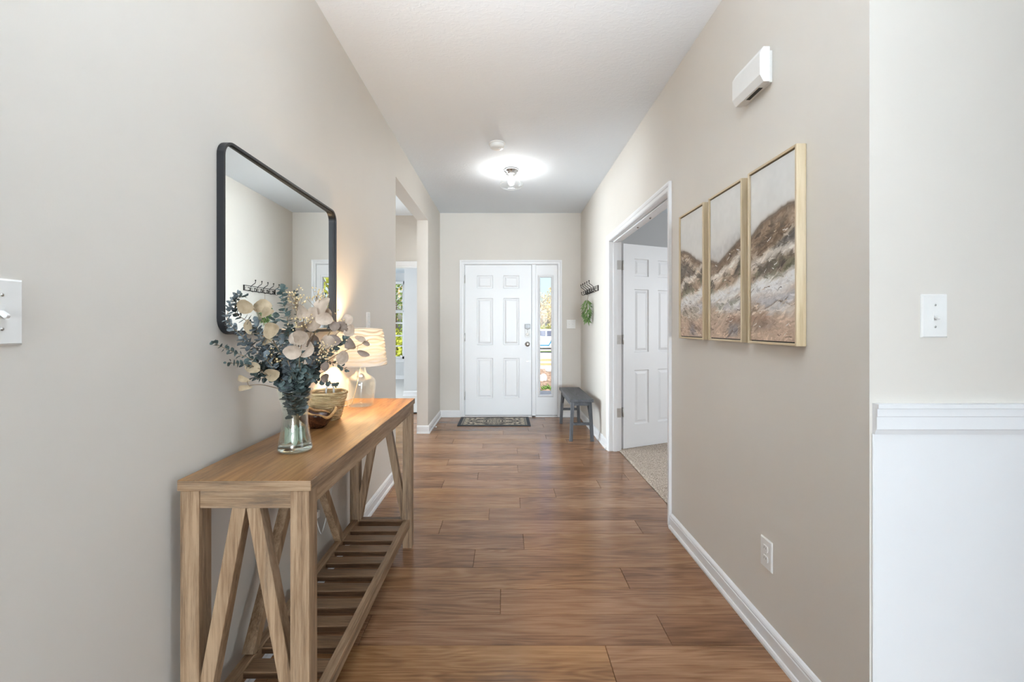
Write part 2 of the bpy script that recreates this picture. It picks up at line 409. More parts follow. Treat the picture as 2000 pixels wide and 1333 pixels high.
# study side
SX0, SX1, SZ0, SZ1 = 1.44, 2.6, .62, 2.2
shell('wall_study_front', M['wall_grey'], (XRO, SX0, YB, 6.07, -.02, H), (SX1, 4.4, YB, 6.07, -.02, H), (SX0, SX1, YB, 6.07, -.02, SZ0), (SX0, SX1, YB, 6.07, SZ1, H))
shell('wall_study_right', M['wall_grey'], (4.3, 4.4, YN + .12, 6.07, -.02, H))

# floor: a base with every plank of the visible part as a child
floor = MB().box(-4.2, 5.0, -17.2, 6.17, -.05, -.009).build('floor', M['plank'], fix=False); floor['kind'] = 'structure'
PW, P0 = .18125, 1.687
joints = {-1: .3796, 0: .6375, 1: -.025, 2: .577, 3: -.169, 4: .0996, 5: -.398, 6: -.11, 7: .0966, 8: .358, 9: -.49, 10: -.23, 11: .1}
PLEN = 1.207
rp = random.Random(3)
def plank(x0, x1, y0, y1):
    cx, cy = (x0 + x1) / 2, (y0 + y1) / 2; hx, hy = (x1 - x0) / 2, (y1 - y0) / 2
    g, c = .0007, .0011
    vs = []
    for ix, iy, z in ((g, g, -.009), (g, g, -.0016), (g + c, g + c, 0)):
        vs += [(-hx + ix, -hy + iy, z), (hx - ix, -hy + iy, z), (hx - ix, hy - iy, z), (-hx + ix, hy - iy, z)]
    fs = [(8, 9, 10, 11)]
    for l in (0, 4): fs += [(l + k, l + (k + 1) % 4, l + 4 + (k + 1) % 4, l + 4 + k) for k in range(4)]
    o = MB().add(vs, fs).build('plank', M['plank'], floor, local=True, fix=False)
    o.location = (cx, cy, 0)
for k in range(-9, 25):
    y0 = P0 + PW * k; y1 = y0 + PW
    if y1 > 6.17: y1 = 6.17
    if y0 > 6.1: continue
    j = joints.get(k, rp.uniform(-.6, .6))
    lo, hi = (-3.6 if y1 > 3.0 else XL - .03), (XRO - .018 if DR0 - .2 < y1 and y0 < DR1 + .2 else XR + .03)
    if y0 > YB: hi = XLO
    cuts = [j + PLEN * q for q in range(-4, 5)]
    edges = [lo] + [c for c in cuts if lo + .05 < c < hi - .05] + [hi]
    for a, c in zip(edges[:-1], edges[1:]): plank(a, c, y0, y1)
# carpet of the study: pile modelled as a fine uneven mat where it shows
b = MB(); x0, x1, y0, y1, st = XRO - .018, 2.15, 2.4, 4.75, .011
nx, ny = int((x1 - x0) / st), int((y1 - y0) / st); rr = random.Random(5); vs = []
for j in range(ny + 1):
    for i in range(nx + 1):
        ex = rr.uniform(-.004, .004)
        vs.append((x0 + i * st + ex, y0 + j * st + rr.uniform(-.004, .004), (.004 if i == 0 else .012) + rr.uniform(-.004, .004)))
fs = [(j * (nx + 1) + i, j * (nx + 1) + i + 1, (j + 1) * (nx + 1) + i + 1, (j + 1) * (nx + 1) + i) for j in range(ny) for i in range(nx)]
b.add(vs, fs, True); b.box(x1, 4.3, YN + .12, YB, -.009, .012); b.box(XRO - .018, x1, 4.75, YB, -.009, .012); b.box(XRO - .018, x1, YN + .12, 2.4, -.009, .012)
b.box(XRO - .018, x1, 2.4, 4.75, -.009, -.002)
c = b.build('floor', M['carpet'], fix=False); c['kind'] = 'structure'
c = MB().box(-4.2, -1.0, 6.17, 10.1, -.03, .008).build('floor', M['carpet_pale'], fix=False); c['kind'] = 'structure'

# baseboards
BB = [(0, 0), (.022, 0), (.022, .010), (.018, .019), (.0135, .021), (.0135, .064), (.011, .068), (.0125, .074), (.010, .081), (.005, .087), (0, .09)]
def baseboard(name, path):
    o = MB().sweep([(x, y, 0) for x, y in path], BB, (0, 0, 1)).build(name, M['white']); o['kind'] = 'structure'; return o
baseboard('baseboard_left', [(XL, -3.5), (XL, OP0), (XLO, OP0)])
baseboard('baseboard_pillar', [(XLO, OP1), (XL, OP1), (XL, YB), (-.624, YB)])
baseboard('baseboard_back', [(.75, YB), (XR, YB), (XR, DR1 + .064)])
baseboard('baseboard_right', [(XR, DR0 - .064), (XR, YN)])
baseboard('baseboard_alcove', [(-1.78, 10.1), (-1.78, 7.69), (-1.0, 7.69)])
baseboard('baseboard_alcove_front', [(-4.18, 10.1), (-1.78, 10.1)])
# casings
CS = [(0, 0), (.006, .007), (.012, .009), (.03, .010), (.034, .014), (.046, .017), (.057, .017), (.0575, 0)]
def trim(name, mat, build):
    b = MB(); build(b); o = b.build(name, mat, bevel=.0015, seg=1); o['kind'] = 'structure'; return o
def _c(b):
    b.sweep([(XR, DR0, 0), (XR, DR0, DRZ), (XR, DR1, DRZ), (XR, DR1, 0)], CS, (-1, 0, 0))
o = MB(); _c(o); o = o.build('trim_1', M['white']); o['kind'] = 'structure'
def _j(b):
    b.box(XR - .001, XRO + .002, DR0 - .02, DR0, 0, DRZ); b.box(XR - .001, XRO + .002, DR1, DR1 + .02, 0, DRZ); b.box(XR - .001, XRO + .002, DR0 - .02, DR1 + .02, DRZ, DRZ + .02)
    b.box(1.045, 1.08, DR0, DR0 + .011, 0, DRZ); b.box(1.045, 1.08, DR1 - .011, DR1, 0, DRZ); b.box(1.045, 1.08, DR0, DR1, DRZ - .011, DRZ)
trim('trim_2', M['white'], _j)
o = MB().sweep([(.692, YB, 0), (.692, YB, 2.052), (-.566, YB, 2.052), (-.566, YB, 0)], CS, (0, -1, 0)).build('trim_3', M['white']); o['kind'] = 'structure'
def _fj(b):
    y0, y1 = YB - .001, 6.068
    b.box(FX0 + .001, -.558, y0, y1, 0, FZ); b.box(.692, FX1 - .001, y0, y1, 0, FZ); b.box(FX0 + .001, FX1 - .001, y0, y1, 2.048, FZ)
    b.box(.345, .398, y0, y1, 0, 2.048); b.box(-.558, .692, y0 + .0, y1 + .05, 0, .018)
trim('trim_4', M['white'], _fj)
# chair rail and wainscot on the wall beside the camera
def _cr(b):
    z = [(.926, .007), (.939, .012), (.942, .015), (.9755, .015), (.978, .017), (.998, .017), (1.0, .021), (1.011, .021)]
    prof = [(0, .926)] + [(a, q) for q, a in z] + [(0, 1.011)]
    b.sweep([(XR + .008, YN, 0), (4.6, YN, 0)], [(a, q) for a, q in prof], (0, 0, 1))
o = MB(); _cr(o); o = o.build('trim_5', M['white_panel']); o['kind'] = 'structure'
trim('trim_6', M['white_panel'], lambda b: b.box(XR + .006, 4.6, YN - .005, YN, 0, .927))
# header trim of the dining opening
trim('trim_7', M['white'], lambda b: (b.box(-4.1, XLO, 6.03, 6.05, 2.05, 2.112), b.box(-4.1, XLO, 6.05, 6.17, 2.03, 2.05)))
trim('trim_8', M['dark'], lambda b: b.box(-3.7, XLO, 6.15, 6.19, .0, .012))

# ------------------------------------------------------------------ doors
def door_leaf(root, w, h, t, local_off=(0, 0, 0)):
    """six-panel leaf: stiles and rails, and six raised panels as parts; face at local y = 0, body behind it"""
    ox, oy, oz = local_off
    us = [0, .179 * w, .42 * w, .578 * w, .818 * w, w]
    zs = [0, .113 * h, .38 * h, .468 * h, .78 * h, .844 * h, .931 * h, h]
    b = MB()
    for i in range(5):
        for j in range(7):
            if i in (1, 3) and j in (1, 3, 5): continue
            b.box(ox + us[i], ox + us[i + 1], oy, oy + t, oz + zs[j], oz + zs[j + 1])
    leaf = b.build('leaf', M['door'], root, local=True, fix=True)
    # drop the inner faces left between the boxes
    bm = bmesh.new(); bm.from_mesh(leaf.data)
    cen = {}
    for f in bm.faces:
        k = tuple(round(c, 4) for c in f.calc_center_median()); cen.setdefault(k, []).append(f)
    bmesh.ops.delete(bm, geom=[f for q in cen.values() if len(q) > 1 for f in q], context='FACES')
    bmesh.ops.recalc_face_normals(bm, faces=bm.faces); bm.to_mesh(leaf.data); bm.free()
    for i in (1, 3):
        for j in (1, 3, 5):
            a0, a1, c0, c1 = ox + us[i], ox + us[i + 1], oz + zs[j], oz + zs[j + 1]
            vs = []; fs = []
            rings = [(0, 0), (.008, .011), (.018, .011), (.040, .0035), (.044, .0035)]
            for s_ in (0, 1):
                base = len(vs)
                for ins, dep in rings:
                    y = oy + dep if s_ == 0 else oy + t - dep
                    vs += [(a0 + ins, y, c0 + ins), (a1 - ins, y, c0 + ins), (a1 - ins, y, c1 - ins), (a0 + ins, y, c1 - ins)]
                for q in range(len(rings) - 1):
                    for k in range(4):
                        p = base + q * 4
                        fs.append((p + k, p + (k + 1) % 4, p + 4 + (k + 1) % 4, p + 4 + k))
                p = base + (len(rings) - 1) * 4; fs.append((p, p + 1, p + 2, p + 3))
            MB().add(vs, fs).build('panel', M['door'], root, local=True)
    return leaf

# front door
fd = struct('door_1', (-.553, YB + .004, .024))
door_leaf(fd, .893, 2.02, .044)
MB().box(.0, .893, -.001, .02, -.012, .0).build('door_sweep', M['dark'], fd, local=True)
for z in (.21, 1.0, 1.78):
    h = MB().box(-.012, -.002, -.006, .002, z, z + .1)
    h.tube([(-.003, -.008, z - .004), (-.003, -.008, z + .104)], .007, 10).build('hinge', M['steel'], fd, local=True)
lx = .84
lk = MB().box(lx - .035, lx + .035, -.026, 0, 1.05, 1.165).build('keypad_lock', M['plate'], fd, local=True, bevel=.006)
MB().box(lx - .036, lx + .036, -.03, -.001, 1.165, 1.225).build('lock_cap', plain('grey_lock_plastic', (.2, .21, .22), .3), lk, local=True, bevel=.004)
MB().lathe([(.022, -.002), (.022, .006), (.017, .011), (.0, .011)], (0, 0, 0), 20).build('thumb_turn', M['plate'], lk, local=True)
tt = [c for c in lk.children if c.name.startswith('thumb_turn')][0]; tt.rotation_euler = (PI / 2, 0, 0); tt.location = (lx, -.026, 1.088)
MB().box(lx - .012, lx + .012, -.0275, -.0255, 1.148, 1.154).build('lock_button', M['dark'], lk, local=True)
MB().box(lx - .004, lx + .004, -.0275, -.0255, 1.124, 1.131).build('lock_button', M['dark'], lk, local=True)
kn = MB().lathe([(.034, 0), (.034, .006), (.014, .012), (.012, .032), (.02, .04), (.028, .05), (.029, .06), (.024, .068), (.0, .071)], (0, 0, 0), 24).build('knob', M['steel'], fd, local=True)
kn.rotation_euler = (PI / 2, 0, 0); kn.location = (lx, 0, .955)
MB().box(lx - .012, lx - .006, -.0015, .001, .72, .73).build('hole_plug', M['steel'], fd, local=True)
MB().box(lx + .006, lx + .012, -.0015, .001, .722, .732).build('hole_plug', M['steel'], fd, local=True)
# sidelight
sl = struct('window_1', (.4, YB + .004, .024))
w_, h_ = .29, 2.02
g0, g1, gz0, gz1 = .055, .209, .272, 1.855
b = MB(); b.box(0, g0, 0, .044, 0, h_); b.box(g1, w_, 0, .044, 0, h_); b.box(g0, g1, 0, .044, 0, gz0); b.box(g0, g1, 0, .044, gz1, h_)
b.build('window_frame', M['door'], sl, local=True)
mold = [(-.004, 0), (.004, .009), (.012, .011), (.022, .007), (.03, .0)]
b = MB(); b.sweep([(g1, 0, gz0), (g1, 0, gz1), (g0, 0, gz1), (g0, 0, gz0)], mold, (0, -1, 0), closed=True).build('glazing_bead', M['door'], sl, local=True)
MB().box(g0, g1, .018, .024, gz0, gz1).build('pane', M['glass'], sl, local=True)
MB().box(0, w_, -.001, .02, -.012, 0).build('door_sweep', M['dark'], sl, local=True)

# open study door
rz = math.radians(24.3)
sd = struct('door_2', (1.153, 4.327, .016), rz)
door_leaf(sd, .762, 2.02, .035)
for z in (.315, 1.03, 1.76):
    b = MB().box(-.0015, .001, .003, .034, z, z + .09)
    b.tube([(-.006, -.004, z - .002), (-.006, -.004, z + .092)], .006, 10)
    for q in range(3): b.tube([(-.0025, .012 + .01 * (q % 2), z + .018 + .027 * q), (-.0005, .012 + .01 * (q % 2), z + .018 + .027 * q)], .003, 6)
    hg = b.build('hinge', M['steel'], sd, local=True)
    p = MB().box(1.083, 1.123, DR1 - .002, DR1 + .001, z + .016, z + .106)
    p.build('hinge_plate', M['steel'], hg)
# ball catches in the head jamb
for yy in (3.36, 3.68):
    o = MB().lathe([(.011, 0), (.011, -.002), (.006, -.003), (.006, -.007), (0, -.009)], (1.1, yy, DRZ), 14).build('ball_catch', M['chrome'])
    tag(o, 'small metal ball catch in the white door head, %s the open door' % ('nearer to' if yy > 3.5 else 'farther from'), 'catch', 'ball catches in the door head')

# ------------------------------------------------------------------ windows with blinds
def window(name, x0, x1, z0, z1, y, rails, sash_mat, sill=True):
    r = struct(name, ((x0 + x1) / 2, y, z0))
    b = MB(); t = .05
    b.box(x0, x0 + t, y + .02, y + .1, z0, z1); b.box(x1 - t, x1, y + .02, y + .1, z0, z1); b.box(x0, x1, y + .02, y + .1, z1 - t, z1); b.box(x0, x1, y + .02, y + .1, z0, z0 + t)
    b.build('window_frame', sash_mat, r)
    for zz, th in rails: MB().box(x0 + t, x1 - t, y + .04, y + .075, zz - th / 2, zz + th / 2).build('sash_rail', sash_mat, r)
    MB().box((x0 + x1) / 2 - .012, (x0 + x1) / 2 + .012, y + .045, y + .07, z0 + t, z1 - t).build('muntin', sash_mat, r)
    MB().box(x0 + t, x1 - t, y + .055, y + .06, z0 + t, z1 - t).build('pane', M['glass'], r)
    if sill:
        MB().box(x0 - .04, x1 + .04, y - .035, y + .02, z0 - .02, z0).build('window_sill', sash_mat, r)
        MB().box(x0 - .02, x1 + .02, y - .014, y + .0, z0 - .08, z0 - .02).build('sill_apron', sash_mat, r)
    return r
def blind(label, x0, x1, z0, z1, y, pitch, ang, slatmat, group=None):
    r = thing('window_blind', label, 'blind', ((x0 + x1) / 2, y, z0))
    MB().box(x0, x1, y - .03, y + .03, z1 - .06, z1).build('head_rail', slatmat, r)
    n_ = int((z1 - .07 - z0) / pitch); first = None
    for i in range(n_):
        z = z1 - .08 - pitch * i
        if first is None:
            c_, s_ = math.cos(ang) * .025, math.sin(ang) * .025
            vs = [(x0, y - c_, z - s_), (x1, y - c_, z - s_), (x1, y, z + .003), (x0, y, z + .003), (x1, y + c_, z + s_), (x0, y + c_, z + s_)]
            vs += [(a, q, zz - .0025) for a, q, zz in vs]
            fs = [(0, 1, 2, 3), (3, 2, 4, 5), (9, 8, 7, 6), (11, 10, 8, 9), (0, 6, 7, 1), (5, 4, 10, 11), (0, 3, 9, 6), (3, 5, 11, 9), (1, 7, 8, 2), (2, 8, 10, 4)]
            first = MB().add(vs, fs).build('slat', slatmat, r)
        else:
            o = first.copy(); COL.objects.link(o); o.parent = r; o.location = first.location + V((0, 0, -pitch * i))
    zl = z1 - .08 - pitch * n_
    MB().box(x0, x1, y - .022, y + .022, zl - .008, zl + .012).build('bottom_rail', slatmat, r)
    for xx in (x0 + .15, x1 - .15): MB().tube([(xx, y - .026, z1 - .03), (xx, y - .026, zl)], .0012, 5).build('ladder_cord', slatmat, r)
    return r
M['blind'] = plain('white_blind_vinyl', (.78, .78, .78), .5, var=.02)
window('window_2', WX0, WX1, WZ0, WZ1, 10.1, [(1.555, .07), (1.29, .03), (1.0, .035), (.76, .03)], M['white'])
blind('white slatted blind half lowered over the far left window', WX0 + .02, WX1 - .02, 1.53, WZ1 - .0, 10.07, .055, .12, M['blind'])
window('window_3', SX0, SX1, SZ0, SZ1, YB, [(1.42, .04)], M['white'])
blind('white slatted blind glimpsed through the gap behind the open study door', SX0 + .02, SX1 - .02, SZ0 + .06, SZ1, YB - .04, .046, .22, M['blind'])

# ------------------------------------------------------------------ console table
TX0, TX1, TY0, TY1, TZ = -.866, -.5135, 1.159, 2.477, .818
tb = thing('console_table', 'rustic brown wooden console table with slatted lower shelf against the left wall', 'table', ((TX0 + TX1) / 2, (TY0 + TY1) / 2, 0))
MB().box(TX0, TX1, TY0, TY1, TZ - .0285, TZ).build('tabletop', [M['table_top']], tb, bevel=.0012, seg=1)
lw, ins, zt = .05, .006, TZ - .029
lx0, lx1, ly0, ly1 = TX0 + ins, TX1 - ins, TY0 + .002, TY1 - .004
# the end faces of the top carry a lighter band of wood
MB().box(TX0 + .0008, TX1 - .0008, TY0 - .0006, TY0 + .004, TZ - .0275, TZ - .0012).build('edge_band', M['table_x'], tb)
MB().box(TX1 - .004, TX1 + .0006, TY0 + .001, TY1 - .001, TZ - .0275, TZ - .0012).build('edge_band', M['table_y'], tb)
for x0 in (lx0, lx1 - lw):
    for y0 in (ly0, ly1 - lw): MB().box(x0, x0 + lw, y0, y0 + lw, 0, zt).build('leg', M['table_z'], tb, bevel=.001, seg=1)
ah = .047
MB().box(lx0 + lw, lx1 - lw, ly0 + .004, ly0 + .03, zt - ah, zt).build('apron', M['table_x'], tb, bevel=.001, seg=1)
MB().box(lx0 + lw, lx1 - lw, ly1 - .03, ly1 - .004, zt - ah, zt).build('apron', M['table_x'], tb, bevel=.001, seg=1)
MB().box(lx1 - .026, lx1 - .002, ly0 + lw, ly1 - lw, zt - ah, zt).build('apron', M['table_y'], tb, bevel=.001, seg=1)
MB().box(lx0 + .002, lx0 + .026, ly0 + lw, ly1 - lw, zt - ah, zt).build('apron', M['table_y'], tb, bevel=.001, seg=1)
SH = .158; rh = .045; rw = .032
MB().box(lx1 - .012 - rw, lx1 - .012, ly0 + .02, ly1 - .02, SH - rh, SH).build('shelf_rail', M['table_y'], tb, bevel=.0015, seg=1)
MB().box(lx0 + .012, lx0 + .012 + rw, ly0 + .02, ly1 - .02, SH - rh, SH).build('shelf_rail', M['table_y'], tb, bevel=.0015, seg=1)
for y0 in (ly0 + .012, ly1 - .012 - .034): MB().box(lx0 + .012 + rw, lx1 - .012 - rw, y0, y0 + .034, SH - rh, SH).build('cross_rail', M['slat'], tb, bevel=.0015, seg=1)
ys = ly0 + .062
sl0 = None
for i in range(11):
    y0 = 1.262 + .1045 * i
    MB().box(lx0 + .012 + rw - .004, lx1 - .012 - rw + .004, y0, y0 + .058, SH - .03, SH - .008).build('slat', M['slat'], tb, bevel=.0015, seg=1)
xm = (lx0 + lx1) / 2
for yc in (ly0 + .024, ly1 - .026):
    for s in (-1, 1):
        MB().beam((xm + s * .0185, yc, zt - ah + .002), (xm + s * (.1535 - .026), yc, SH - .001), .036, .036, (1, 0, 0)).build('strut', M['table_z'], tb, bevel=.001, seg=1)
ym = (ly0 + ly1) / 2
for s in (-1, 1):
    MB().beam((lx0 + .026, ym + s * .02, zt - ah + .002), (lx0 + .026, ym + s * .385, SH - .001), .036, .036, (0, 1, 0)).build('strut', M['table_z'], tb, bevel=.001, seg=1)

# ------------------------------------------------------------------ mirror
def rrect(y0, y1, z0, z1, r, n=8):
    pts = []
    for cy_, cz_, a0 in ((y1 - r, z1 - r, 0), (y0 + r, z1 - r, 90), (y0 + r, z0 + r, 180), (y1 - r, z0 + r, 270)):
        for k in range(n + 1):
            a = math.radians(a0 + 90 * k / n); pts.append((cy_ + r * math.cos(a), cz_ + r * math.sin(a)))
    return pts
MY0, MY1, MZ0, MZ1 = 1.352, 2.252, 1.198, 1.806
mr = thing('wall_mirror', 'large rounded rectangular mirror in a thin black frame on the left wall', 'mirror', (XL, (MY0 + MY1) / 2, MZ0))
pts = [(XL + .0005, y, z) for y, z in rrect(MY0, MY1, MZ0, MZ1, .052)]
prof = [(0, 0), (0, .0225), (-.0078, .0225), (-.0078, .0155), (-.0115, .0155), (-.0115, 0)]
MB().sweep(pts, [(-a if False else a, b_) for a, b_ in prof], (1, 0, 0), closed=True).build('mirror_frame', M['blackmetal'], mr)
mm_, t, b = nt('mirror_silver'); b.inputs['Metallic'].default_value = 1; b.inputs['Roughness'].default_value = .0; b.inputs['Base Color'].default_value = (.9, .925, .92, 1)
b_ = MB(); out = rrect(MY0 + .009, MY1 - .009, MZ0 + .009, MZ1 - .009, .045)
th = .0105
vs = [(XL + .0135 - (y - MY0) * th, y, z) for y, z in out] + [(XL + .001, y, z) for y, z in out]
k = len(out)
b_.add(vs, [tuple(range(k)), tuple(range(2 * k - 1, k - 1, -1))] + [(i, (i + 1) % k, k + (i + 1) % k, k + i) for i in range(k)])
b_.build('mirror_glass', mm_, mr)

# ------------------------------------------------------------------ wall plates
def plate_thing(name, label, cat, c, u, nrm, w, h, kind, group=None):
    c, u, nrm = V(c), V(u), V(nrm); up = V((0, 0, 1))
    r = thing(name, label, cat, c, 0, group)
    def slab(b, cu, cz, wu, hz, d0, d1, bev):
        q = []
        for d, i in ((d0, 0), (d1 - bev, 0), (d1, bev)):
            for su, sz in ((-1, -1), (1, -1), (1, 1), (-1, 1)): q.append(c + u * (cu + su * (wu / 2 - i)) + up * (cz + sz * (hz / 2 - i)) + nrm * d)
        fs = [(3, 2, 1, 0), (8, 9, 10, 11)] + [(l + k, l + (k + 1) % 4, l + 4 + (k + 1) % 4, l + 4 + k) for l in (0, 4) for k in range(4)]
        b.add(q, fs); return b
    slab(MB(), 0, 0, w, h, 0, .006, .0035).build('cover_plate', M['plate'], r)
    gangs = [0] if kind != 'double' else [-.023, .023]
    for g in gangs:
        if kind in ('toggle', 'double'):
            slab(MB(), g, 0, .011, .025, .005, .0068, .0005).build('switch_slot', M['plate'], r)
            p = c + u * g
            b = MB(); b.beam(p + nrm * .004, p + nrm * .017 + up * (-.009 if kind == 'toggle' else .009), .0085, .0075, u); b.build('toggle', M['plate'], r, bevel=.0012, seg=1)
            for sz in (-1, 1):
                p2 = p + up * (.03 * sz)
                MB().tube([p2 + nrm * .0055, p2 + nrm * .0072], .0028, 8).build('screw', M['steel'], r)
        else:
            for sz in (-1, 1):
                b = MB(); pts = []
                n_ = 16
                for d in (.005, .0085):
                    for k_ in range(n_):
                        a = 2 * PI * k_ / n_
                        pts.append(c + u * (.0165 * math.cos(a)) + up * (.0195 * sz + max(-.0125, min(.0125, .0165 * math.sin(a)))) + nrm * d)
                b.add(pts, [tuple(range(n_, 2 * n_))] + [(k_, (k_ + 1) % n_, n_ + (k_ + 1) % n_, n_ + k_) for k_ in range(n_)])
                rc = b.build('receptacle', M['plate'], r)
                for su in (-1, 1): slab(MB(), .006 * su, .0195 * sz + .003, .0018, .008, .0086, .0088, .0001).build('socket_slot', M['dark'], rc)
            MB().tube([c + nrm * .0055, c + nrm * .0072], .0028, 8).build('screw', M['steel'], r)
    return r
plate_thing('light_switch', 'white toggle switch plate on the left wall, cut by the photo edge', 'light switch', (XL, .7715, 1.225 + 26.5 * .79 / 860), (0, 1, 0), (1, 0, 0), .07, .118, 'toggle')
plate_thing('light_switch', 'white toggle switch plate on the left wall above the table lamp', 'light switch', (XL, 2.832, 1.255), (0, 1, 0), (1, 0, 0), .07, .116, 'toggle')
plate_thing('light_switch', 'white toggle switch plate above the white chair rail at right', 'light switch', (1.181, YN, 1.2525), (1, 0, 0), (0, -1, 0), .072, .12, 'toggle')
plate_thing('light_switch', 'white double switch plate between front door and coat hooks', 'light switch', (.872, YB, 1.248), (1, 0, 0), (0, -1, 0), .118, .118, 'double')
plate_thing('power_outlet', 'white duplex power outlet low on the right wall', 'outlet', (XR, 1.695, .348), (0, -1, 0), (-1, 0, 0), .072, .115, 'outlet')
plate_thing('power_outlet', 'white power outlet on the left wall behind the console table', 'outlet', (XL, 2.02, .34), (0, 1, 0), (1, 0, 0), .07, .115, 'outlet')

# ------------------------------------------------------------------ door chime
ch = thing('door_chime', 'white box door chime high on the right wall', 'door chime', (XR, 1.755, 2.14))
MB().prism_y([(.9915, 2.277), (.967, 2.277), (.953, 2.2526), (.953, 2.1716), (.967, 2.145), (.9915, 2.145)], 1.654, 1.856).build('cover', M['plate'], ch, bevel=.0018)
MB().box(.9915, XR, 1.662, 1.848, 2.146, 2.267).build('back_box', M['plate'], ch, bevel=.001, seg=1)
MB().box(.976, .9905, 1.70, 1.79, 2.1435, 2.1455).build('vent', M['dark'], ch)

# ------------------------------------------------------------------ paintings
def srgb_lin(a):
    a = np.asarray(a, float) / 255.0
    return np.where(a <= .04045, a / 12.92, ((a + .055) / 1.055) ** 2.4)
def vnoise(nx_, ny_, fx, fy, seed):
    rg = np.random.RandomState(seed); g = rg.rand(int(fy) + 3, int(fx) + 3)
    xs = np.linspace(0, fx, nx_); ys_ = np.linspace(0, fy, ny_)
    xi, yi = xs.astype(int), ys_.astype(int); xf, yf = xs - xi, ys_ - yi
    xf, yf = xf * xf * (3 - 2 * xf), yf * yf * (3 - 2 * yf)
    a = g[np.ix_(yi, xi)]; b_ = g[np.ix_(yi, xi + 1)]; c_ = g[np.ix_(yi + 1, xi)]; d = g[np.ix_(yi + 1, xi + 1)]
    return (a * (1 - xf) + b_ * xf) * (1 - yf[:, None]) + (c_ * (1 - xf) + d * xf) * yf[:, None]
PNX, PNY = 150, 340
def landscape(idx):
    u = np.linspace(0, 1, PNX)[None, :].repeat(PNY, 0); v = np.linspace(0, 1, PNY)[:, None].repeat(PNX, 1)
    sd_ = idx * 50
    w1 = vnoise(PNX, PNY, 4, 8, sd_ + 1) - .5; w2 = vnoise(PNX, PNY, 14, 30, sd_ + 2) - .5; w3 = vnoise(PNX, PNY, 40, 60, sd_ + 3) - .5
    vv = v + .05 * w1 + .022 * w2; uu = u + .12 * w1 + .05 * w2
    img = np.zeros((PNY, PNX, 3))
    sky_ = np.array([226, 225, 221]); img[:] = sky_
    img += (8 * w1 + 5 * w2)[..., None]
    img += ((.35 - v) * 6)[..., None] * np.array([-.6, -.2, .5])
    def lay(mask, col, a=1.0):
        m_ = np.clip(mask, 0, 1)[..., None] * a
        img[:] = img * (1 - m_) + (np.array(col, float) + (22 * w2 + 14 * w3)[..., None]) * m_
    ss = lambda x, e=.012: 1 / (1 + np.exp(-x / e))
    ip = lambda xs_, ys_: np.interp(u, xs_, ys_)
    ridge = {0: ([0, .15, .35, .5, .75, 1], [.285, .285, .315, .345, .40, .44]),
             1: ([0, .12, .27, .5, .75, 1], [.44, .455, .475, .44, .395, .355]),
             2: ([0, .12, .25, .42, .6, .72, .85, 1], [.375, .345, .313, .298, .288, .272, .266, .272])}[idx]
    far = {0: ([0, .7, 1], [.6, .45, .42]), 1: ([0, .4, .75, 1], [.37, .35, .305, .285]), 2: ([0, .15, .3], [.33, .345, .5])}[idx]
    lay(ss(vv - ip(*far), .02), (196, 194, 192), .8)
    R = ip(*ridge)
    lay(ss(v + .012 * w2 - R, .006), (134, 116, 98))
    d = v - R
    lay(ss(.035 - abs(d - .06 - .05 * w1), .01) , (176, 156, 136), .75)
    lay(ss(w2 + .1 * np.sin(22 * (uu * .9 + vv * 1.5)) - .12, .05) * ss(d, .01), (104, 92, 80), .7)
    lay(ss(.012 - abs(d - .012), .006), (112, 96, 80), .6)
    lay(ss(w1 + .6 * w2 - .2, .06) * ss(d - .03, .01), (186, 168, 150), .8)
    if idx == 2:
        e = v - (.56 - .17 * u); lay(ss(e, .006) * ss(.60 - .06 * u - vv, .01) * ss(u - .12, .05), (112, 108, 104), .95)
        lay(ss(.006 - abs(e), .004) * ss(u - .1, .05), (196, 184, 164), .7)
        lay(ss(w2 - .24, .03) * ss(e - .02), (206, 204, 202), .8)
    if idx == 0: lay(ss(.5 - vv) * ss(d - .10, .02), (120, 114, 108), .8)
    if idx == 1: lay(ss(u - .3 - 2.2 * (.50 - v), .02) * ss(d, .01), (120, 102, 84), .7)
    tilt = (.06 * (.5 - u) if idx == 2 else .10 * (.5 - u))
    z = vv - tilt - .02
    lay(ss(z - .50, .012), (202, 190, 176))
    lay(ss(.022 - abs(z - .505), .008), (218, 212, 204), .9)
    lay(ss(z - .545, .012), (168, 148, 128))
    lay(ss(w1 + w2 * .7 - .08, .04) * ss(.045 - abs(z - .57), .01), (92, 84, 76), .85)
    lay(ss(w1 * .8 - w2 - .16, .04) * ss(.05 - abs(z - .60), .01), (132, 132, 112), .8)
    lay(ss(z - .645, .014), (190, 172, 154))
    rv = {0: .70, 1: .70, 2: .685}[idx]
    q = v - rv - tilt * .8 + .02 * w1
    lay(ss(.048 - abs(q + .01 * np.sin(7 * uu)), .008), (222, 221, 219), .95)
    lay(ss(.006 - abs(q - .012 + .012 * np.sin(9 * uu + 1)), .004), (186, 184, 184), .7)
    lay(ss(v - rv - .05 - .4 * tilt + .02 * w1, .01), (186, 184, 186))
    lay(ss(v - .80 + .03 * np.sin(5 * u + idx) + .02 * w1, .01), (184, 166, 148))
    if idx == 2:
        rip = .825 - .045 * np.exp(-((u - .68) / .2) ** 2)
        lay(ss(.02 - abs(v - rip - .03) + .0 * u, .01) * ss(.27 - abs(u - .68), .02), (206, 204, 202), .9)
        lay(ss(.004 - abs(v - rip), .002), (230, 226, 220), .9); lay(ss(.003 - abs(v - rip + .007), .002), (120, 102, 86), .8)
